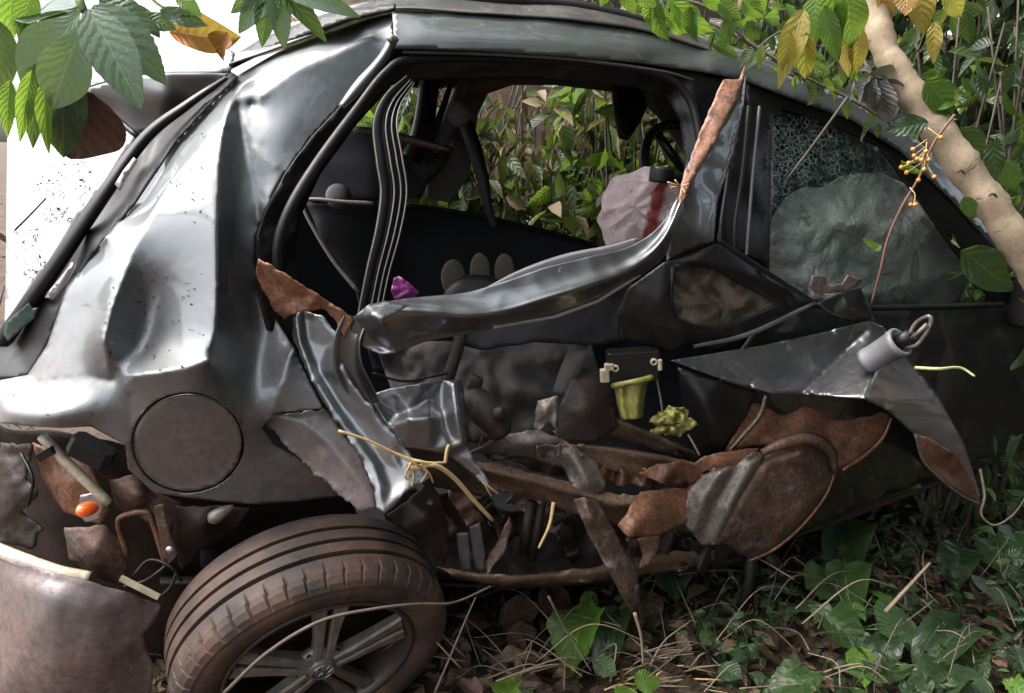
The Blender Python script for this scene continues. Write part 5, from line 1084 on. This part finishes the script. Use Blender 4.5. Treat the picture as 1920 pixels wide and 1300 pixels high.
for px in (1780, 1850, 1930): bg(px, 2.5 + .0006 * (px - 1780), 1.9, .38, 300, [leaf_dark, leaf_bush, leaf_green], 'c', L=(.05, .12), ratio=(.3, .55))
for px in (1500, 1600, 1700, 1800, 1900, 2000): bg(px, 5.0 + rl.uniform(-.3, .3), 3.4, .8, 600, DK, 'c', L=(.10, .2), ratio=(.35, .6))
bg(690, 3.1, 1.65, .22, 140, BR, 'b', L=(.08, .15), ratio=(.35, .6))
for kd, ph in (('a', 'olive green shrub of the thicket behind the car, %s from the left'), ('b', 'bright green sapling behind the car, %s from the left'), ('c', 'deep green bush above the front of the car, %s from the left'), ('d', 'half dry straw coloured bush behind the car, %s from the left')):
    for i, (_, e) in enumerate(sorted(BGS[kd], key=lambda t: t[0])): e['label'] = ph % ORD[i]
sh3 = empty('lime_sapling', P(700, 300, 3.0), 'lime green leaves seen through the rear window corner', 'sapling')
stem(sh3, [P(720,330,3.0), P(715,250,3.0), P(705,160,3.0)], .008, .004, green_stem)  # the bright lime is the leaves' own colour
for a in ((712,250,680,215,26),(708,220,698,170,24),(715,215,725,165,24),(716,260,700,225,24),(712,190,735,150,22),(712,245,740,205,22),(700,240,668,240,22),(706,180,688,150,22)): pleaf(*a, 2.98, leaf_lime, 'ovate', sh3)

shrub('dry_bush', 'dry brown bush at the left edge beyond the hatch', None, (-2.15, 2.9, gh(-2.15, 2.9)), 1.3, .35, 260, DR, 77, (.05, .12), (.1, .3))
leaf_herb0 = mk_leaf('dim_herb_leaf', (.012, .036, .010), (.03, .075, .02), (.08, .13, .05), .4, .3, 6)  # undergrowth green, darkened in the colour itself for the shade there
# ------------------------------------------------------------------ ground litter, herbs and vines
rng = np.random.default_rng(3)
def scatter(n, x0, x1, y0, y1):
    q = np.column_stack([rng.uniform(x0, x1, n), rng.uniform(y0, y1, n)]); return np.array([(x, y, gh(x, y)) for x, y in q])
n_ = 5200
pos = scatter(n_, -1.1, 2.4, 1.0, 3.1); pos[:, 2] += rng.uniform(.0, .05, n_)
X = rng.normal(0, 1, (n_, 3)); X[:, 2] *= .35; Nn = rng.normal(0, .45, (n_, 3)); Nn[:, 2] += 1
o = foliage('leaf_litter', pos, X, Nn, rng.uniform(.03, .10, n_), rng.uniform(.3, .7, n_), [leaf_dead, leaf_dead, leaf_dry, leaf_under], None, rng, at=(0, 0, 0)); tag(o, 'brown dead leaf litter covering the ground under the car', 'leaf litter', kind='stuff')
n_ = 5000
pos = scatter(n_, .15, 3.4, 1.3, 3.2); keep = rng.random(n_) < np.clip((pos[:, 0] - .1) / .8, .12, 1); pos = pos[keep]; n_ = len(pos); pos[:, 2] += rng.uniform(.0, .22, n_) ** 1.2
X = rng.normal(0, 1, (n_, 3)); X[:, 2] *= .5; Nn = rng.normal(0, .5, (n_, 3)); Nn[:, 2] += .8; Nn[:, 1] -= .5
o = foliage('undergrowth', pos, X, Nn, rng.uniform(.018, .055, n_), rng.uniform(.3, .65, n_), [leaf_dark, leaf_dark, leaf_dark, leaf_herb0], None, rng, at=(0, 0, 0)); tag(o, 'low dark green undergrowth below the front door', 'undergrowth', kind='stuff')
def gleaf(x0, y0, x1, y1, w, mat, kind='flat', parent=None, z=.10, dz=0.0, name='leaf'):
    a, b = G(x0, y0, z), G(x1, y1, z + dz); L = math.hypot(x1 - x0, y1 - y0)
    return leaf(a, b, w / L, mat, kind, parent, nrm=Vector((rl.uniform(-.3, .3), -.55, .8)), name=name)
leaf_herb = mk_leaf('shaded_herb_leaf', (.014, .045, .012), (.04, .10, .024), (.1, .18, .06), .38, .35, 8, spots=.2)  # darker copy of the fresh green leaf, ground shade put into its colour
herbs = [
 ('broad_herb', 'leafy green herb with insect eaten leaves below the front door', [(1575,985,1594,1056,42,leaf_dark),(1562,1084,1514,1100,46,leaf_herb),(1582,1064,1600,1128,42,leaf_herb),(1512,1134,1645,1214,62,leaf_herb),(1702,1158,1652,1182,50,leaf_herb),(1652,1180,1672,1240,44,leaf_dark),(1640,1110,1668,1120,26,leaf_lime),(1600,1130,1625,1160,24,leaf_lime)], (1600,1180)),
 ('broad_herb', 'two long toothed green leaves at the bottom edge', [(1545,1268,1428,1290,62,leaf_herb),(1618,1266,1718,1250,42,leaf_herb),(1610,1215,1622,1268,30,leaf_lime),(1600,1290,1640,1320,30,leaf_herb)], (1600,1290)),
 ('broad_herb', 'dark leaved herb in the bottom right corner', [(1800,1178,1738,1238,46,leaf_dark),(1808,1212,1852,1264,48,leaf_herb),(1842,1268,1796,1304,50,leaf_dark),(1900,1210,1930,1260,50,leaf_dark),(1780,1260,1750,1300,44,leaf_dark),(1700,1280,1740,1310,40,leaf_dark)], (1820,1260)),
 ('light_leaf_sprig', 'light green leaf tip at the very bottom right corner', [(1880,1278,1935,1300,40,leaf_lime),(1895,1290,1940,1320,34,leaf_herb)], (1900,1300)),
 ('broad_herb', 'green leaves under the slanting trunk at right edge', [(1868,1005,1892,1068,46,leaf_herb),(1852,1090,1874,1130,50,leaf_dark),(1900,1000,1930,1050,50,leaf_herb),(1800,1030,1790,1080,40,leaf_dark),(1890,1060,1930,1100,44,leaf_dark)], (1880,1100)),
 ('seedling', 'seedling with one yellow green and one dark leaf below the hanging blade', [(1102,1128,1062,1238,62,leaf_lime),(1162,1152,1130,1254,46,leaf_dark),(1090,1118,1120,1132,30,leaf_lime),(1120,1240,1150,1260,30,leaf_herb)], (1115,1200)),
 ('seedling', 'single bright green upright leaf near the bottom centre', [(962,1322,944,1256,42,leaf_lime),(975,1320,1000,1290,26,leaf_herb)], (960,1320)),
 ('seedling', 'pair of bright green leaves beside the straw at bottom', [(1188,1282,1240,1274,40,leaf_lime),(1180,1290,1172,1320,30,leaf_lime),(1205,1270,1180,1250,24,leaf_herb)], (1190,1300)),
 ('seedling', 'long dark leaf lying right of the wheel', [(762,1234,838,1194,42,leaf_dark)], (770,1240)),
 ('seedling', 'small green leaf sprig beneath the crushed door foot', [(1316,1208,1336,1178,28,leaf_herb),(1250,1050,1272,1112,40,leaf_dark),(1350,1250,1390,1270,36,leaf_dark),(1400,1210,1420,1235,32,leaf_herb)], (1330,1230)),
]
for nm, lb, lv, b0 in herbs:
    e = empty(nm, G(b0[0], b0[1], .0), lb, 'plant')
    for (x0, y0, x1, y1, w, mt) in lv:
        gleaf(x0, y0, x1, y1, w, mt, rl.choice(('ragged', 'ragged', 'flat', 'curl')) if w > 30 else 'ovate', e, .11, rl.uniform(-.02, .03))
        stem(e, [G(b0[0], b0[1], 0.0), G((x0 + b0[0]) / 2, (y0 + b0[1]) / 2, .09), G(x0, y0, .11)], .0022, .0014, green_stem, 'stem', 6, 4)
for i in range(46):
    x, y = rl.uniform(850, 1300), rl.uniform(1170, 1310); s = rl.uniform(35, 85); a = rl.uniform(0, 6.28)
    o = gleaf(x, y, x + s * math.cos(a), y + s * .7 * math.sin(a), s * .55, rl.choice((leaf_dead, leaf_dead, leaf_under, leaf_dry)), 'dead', None, .03 + rl.uniform(0, .03), 0, 'fallen_leaf')
    tag(o, 'curled brown fallen leaf on the ground below the torn sill', 'leaf', 'fallen leaves below the torn sill')
for i, (x, y) in enumerate(((.75, 2.02), (1.0, 2.12), (1.25, 2.2), (1.5, 2.28), (1.75, 2.4), (.55, 1.78), (1.1, 1.85), (1.45, 1.95), (1.8, 2.1), (.35, 1.85), (1.3, 1.6), (.95, 1.6))):
    shrub('weed', 'small leaved weed growing below the front door, %s from the left' % ORD[[.35, .55, .75, .95, 1.0, 1.1, 1.25, 1.3, 1.45, 1.5, 1.75, 1.8].index(x)], 'weeds below the front door', (x, y, gh(x, y)), .16 + .03 * (i % 3), .14, 70, [leaf_herb, leaf_dark, leaf_dark], 400 + i, (.02, .06), (.35, .65), .2, 5, twig_m, 'plant', 0, .0022)
# named sticks, straws and vines (pixel paths on or above the ground)
def vine(name, label, pts, r, mat, cat_='stick', group=None):
    w = [P(x, y, d) for x, y, d in pts]
    mb = MB(); n = max(6, len(w) * 6); mb.tube(curve(w, n), list(np.linspace(r, r * .6, n)), 5)
    o = mb.build(name, mat); tag(o, label, cat_, group); return o
vine('thin_branch', 'thin curved grey twig crossing in front of the wheel', [(420,1300,1.28),(500,1225,1.28),(600,1165,1.28),(700,1142,1.3),(780,1133,1.35),(850,1130,1.4),(920,1100,1.45)], .004, twig_m)
vine('thin_branch', 'long thin twig rising from the bottom edge right of the wheel', [(815,1300,1.4),(845,1230,1.42),(870,1170,1.45),(892,1120,1.5)], .003, twig_m)
vine('stick', 'short pale stick standing in the undergrowth below the front door', [(1660,1148,1.75),(1700,1104,1.78),(1744,1056,1.82)], .006, palestick)
vine('stick', 'straight twig from the sill down to the bottom straw', [(1028,1118,1.5),(1060,1180,1.5),(1108,1258,1.48)], .003, twig_m)
vine('straw', 'yellow straw stuck into the torn sill', [(1038,942,1.6),(1030,985,1.58),(1010,1028,1.56)], .005, straw_m, 'straw')
vine('green_stalk', 'pale green broken stalk poking out beside the lock barrel', [(1716,690,1.90),(1760,692,1.86),(1800,690,1.88),(1828,706,1.86)], .005, mk_plain('pale_green_stalk', (.45, .5, .24), .5), 'stalk')
vine('bent_twig', 'loop of thin grey vine below the folded door point', [(1838,880,2.0),(1846,930,1.95),(1840,965,1.92),(1865,985,1.9),(1900,965,1.9),(1925,930,1.9)], .004, twig_m)
vine('stick', 'brown straw stalk hanging below the hanging blade', [(1190,1150,1.5),(1202,1195,1.5),(1206,1248,1.5)], .0045, palestick)
for i in range(90):
    x, y = rl.uniform(860, 1920), rl.uniform(1060, 1300)
    if y < 1240 - (x - 860) * .35: y = 1290 - rl.uniform(0, 60)
    a = rl.uniform(0, 3.14); L = rl.uniform(80, 260)
    p0 = G(x, y, rl.uniform(.02, .16)); p2 = G(min(2000, x + L * math.cos(a)), max(950, y - L * .45 * math.sin(a)), rl.uniform(.03, .2)); p1 = (p0 + p2) / 2 + Vector((rl.uniform(-.04, .04), 0, rl.uniform(.0, .08)))
    mb = MB(); mb.tube(curve([p0, p1, p2], 12), list(np.linspace(rl.uniform(.0012, .0027), .0009, 12)), 5)
    o = mb.build('dry_twig', rl.choice((twig_m, twig_m, palestick))); tag(o, 'thin dry twig lying across the undergrowth below the car', 'twig', 'dry twigs below the car')
for i in range(34):
    x, y = rl.uniform(1120, 1300), rl.uniform(1225, 1300); a = rl.gauss(.2, .5); L = rl.uniform(50, 130)
    p0 = G(x, y, rl.uniform(.03, .07)); p1 = G(x + L * math.cos(a), y - L * .5 * math.sin(a), rl.uniform(.03, .09))
    mb = MB(); mb.tube([p0, (p0 + p1) / 2 + Vector((0, 0, rl.uniform(0, .015))), p1], [.0024, .0026, .0015], 5)
    o = mb.build('straw', straw_m if rl.random() < .4 else palestick); tag(o, 'pale straw in the heap at the bottom centre', 'straw', 'heap of straw at the bottom centre')
# straw caught on the torn flap
sw = empty('straw_wisp', C(790, 900, -.1), 'yellow straw and root wisp caught on the torn flap tip', 'straw')
for pts, r in (([(635,808,-.10),(690,826,-.11),(740,850,-.12),(790,876,-.13)], .003), ([(700,834,-.11),(760,858,-.12),(800,868,-.13),(835,868,-.12)], .004), ([(770,880,-.12),(812,872,-.13),(850,895,-.12),(890,940,-.11),(924,976,-.1)], .0055), ([(835,868,-.12),(838,845,-.12),(842,834,-.12)], .004),
               ([(760,872,-.12),(775,890,-.13),(772,912,-.13)], .003), ([(780,872,-.12),(800,884,-.13),(790,905,-.12)], .003), ([(765,862,-.12),(790,866,-.13),(812,874,-.13)], .004), ([(770,868,-.13),(760,895,-.13),(778,900,-.13)], .0025), ([(790,870,-.13),(806,890,-.13),(812,905,-.12)], .0025), ([(905,905,-.1),(920,915,-.1),(934,926,-.1)], .002), ([(908,908,-.1),(915,920,-.1),(922,932,-.1)], .0016)):
    MB().tube(curve([C(p[0], p[1], p[2] - .075) for p in pts], 16), list(np.linspace(r, r * .7, 16)), 6).build('straw_stem', straw_m, sw)
sw = empty('straw_wisp', C(1275, 350, -.1), 'short orange straw tuft on the torn door frame', 'straw')
for (x, y) in ((1252,342),(1258,352),(1266,338),(1292,345),(1285,362)): MB().tube([C(1276,350,-.08), C(x, y, -.10)], .0022, 5).build('straw_stem', straw_m, sw)
# purple foil and paw shaped cushion in the cabin
o = sheet('foil_wrapper', [(733,545,1.95),(738,522,1.95),(748,518,1.94),(768,532,1.92),(786,548,1.93),(780,560,1.95),(740,562,1.96)], [(756,540,1.94),(768,548,1.925)], purple, None, h=4, smooth=0, base=const(0), wob=.006, wsc=60, thick=.001); tag(o, 'crumpled purple foil wrapper inside the cabin', 'wrapper')
cu = empty('paw_cushion', P(900, 560, 2.1), 'dark cushion with tan toe pads leaning on the far door', 'cushion')
for (x, y, rx, ry) in ((850,522,.034,.052),(900,508,.028,.05),(946,508,.028,.048)):
    v = []; f = []; c0 = P(x, y, 2.10)
    for j in range(9):
        ph = -math.pi / 2 + math.pi * j / 8
        for i in range(16): a = 2 * math.pi * i / 16; v.append(c0 + Vector((math.cos(ph) * math.cos(a) * rx, -.007 * math.sin(ph), math.cos(ph) * math.sin(a) * ry)))
    for j in range(8):
        for i in range(16): f.append((j * 16 + i, j * 16 + (i + 1) % 16, (j + 1) * 16 + (i + 1) % 16, (j + 1) * 16 + i))
    mesh_obj('toe_pad', v, f, tan_p, cu)
v = []; f = []; c0 = P(895, 570, 2.10)
for j in range(11):
    ph = -math.pi / 2 + math.pi * j / 10
    for i in range(24): a = 2 * math.pi * i / 24; v.append(c0 + Vector((math.cos(ph) * math.cos(a) * .10, -.045 * math.sin(ph), math.cos(ph) * math.sin(a) * .085)))
for j in range(10):
    for i in range(24): f.append((j * 24 + i, j * 24 + (i + 1) % 24, (j + 1) * 24 + (i + 1) % 24, (j + 1) * 24 + i))
mesh_obj('pad_body', v, f, rubber, cu)

# ------------------------------------------------------------------ unseen wood out of view, put in to shade the front of the car
WOOD = [(3.3, 1.2, 4.2, 1.7, 4.1, 2600), (2.6, -1.6, 4.2, 1.9, 3.9, 2600), (1.9, 4.8, 5.2, 2.2, 4.9, 3200), (4.6, -.6, 4.0, 2.0, 2.6, 2600), (2.9, 2.2, 3.6, 1.75, 3.5, 3400), (1.6, -4.2, 4.6, 2.3, 3.7, 3000), (-.6, 6.6, 5.0, 2.2, 4.6, 3000), (2.0, 1.75, 3.2, 1.3, 2.95, 3200), (1.9, -1.1, 2.6, 1.15, 2.3, 2400),
        (2.9, .3, 1.6, 1.0, 1.0, 1500), (3.6, 1.3, 1.8, 1.0, 1.1, 1500), (2.7, -1.2, 1.6, 1.0, .9, 1500), (4.2, -2.6, 3.5, 2.0, 2.0, 2400)]
r = np.random.default_rng(201); ps = []; 
for (x, y, h, cr_, cz, n) in WOOD:
    q = r.normal(0, 1, (n, 3)); q /= np.linalg.norm(q, axis=1)[:, None]; q *= (r.random(n) ** .4)[:, None]
    ps.append(np.array((x, y, cz)) + q * np.array((cr_, cr_, cr_ * .6 if cz > 1.5 else cr_)))
ps = np.vstack(ps); ps = ps[ps[:, 2] > .05]; n = len(ps)
X = r.normal(0, .7, (n, 3)); X[:, 2] -= .4; Nn = r.normal(0, .6, (n, 3)); Nn[:, 2] += .8
wood = foliage('unseen_shade_wood', ps, X, Nn, r.uniform(.14, .30, n), r.uniform(.4, .7, n), [leaf_dark, leaf_bush, leaf_dark], None, r, at=(0, 0, 0))
tag(wood, 'unseen wood put in on the right to shade the wreck', 'wood', kind='stuff')
for (x, y, h, cr_, cz, n) in WOOD:
    MB().tube(curve([Vector((x, y, -.2)), Vector((x + .1, y + .05, h * .5)), Vector((x - .1, y, h))], 12), list(np.linspace(.13, .05, 12)), 8).build('trunk', twig_m, wood)

# crumbs of bark and leaf lying on the hatch and on the folds of the quarter panel
def crumbs(name, label, src, n, boxes, seed, L=(.004, .012)):
    r = np.random.default_rng(seed); off = np.array(origin(src)); co = np.array([v.co for v in src.data.vertices]) + off
    nr = np.array([v.normal for v in src.data.vertices]); ok = np.zeros(len(co), bool)
    for (x0, y0, x1, y1) in boxes:
        A, B = P(x0, y0, 1.7), P(x1, y1, 1.7)
        sx = co[:, 0] / co[:, 1]; sz = (co[:, 2] - CAMZ) / co[:, 1]
        ok |= (sx > A.x / 1.7) & (sx < B.x / 1.7) & (sz < (A.z - CAMZ) / 1.7) & (sz > (B.z - CAMZ) / 1.7)
    idx = r.choice(np.where(ok)[0], n); N_ = nr[idx] * np.sign((nr[idx] * (np.array((0, 0, CAMZ)) - co[idx])).sum(1))[:, None]
    o = foliage(name, co[idx] + N_ * .0015 + r.normal(0, .003, (n, 3)) * (1 - np.abs(N_)), r.normal(0, 1, (n, 3)), N_, r.uniform(*L, n), r.uniform(.3, .8, n), [leaf_dead, leaf_under], None, r, at=(0, 0, 0))
    tag(o, label, 'debris', kind='stuff')
crumbs('bark_crumbs', 'brown bark and leaf crumbs scattered on the raised hatch', hatch, 240, [(60, 300, 190, 420), (20, 420, 90, 520)], 31)
crumbs('leaf_crumbs', 'tiny dark leaf crumbs stuck to the dented rear quarter panel', quarter, 110, [(180, 500, 400, 720), (280, 250, 400, 420), (20, 740, 220, 790)], 32, (.003, .008))
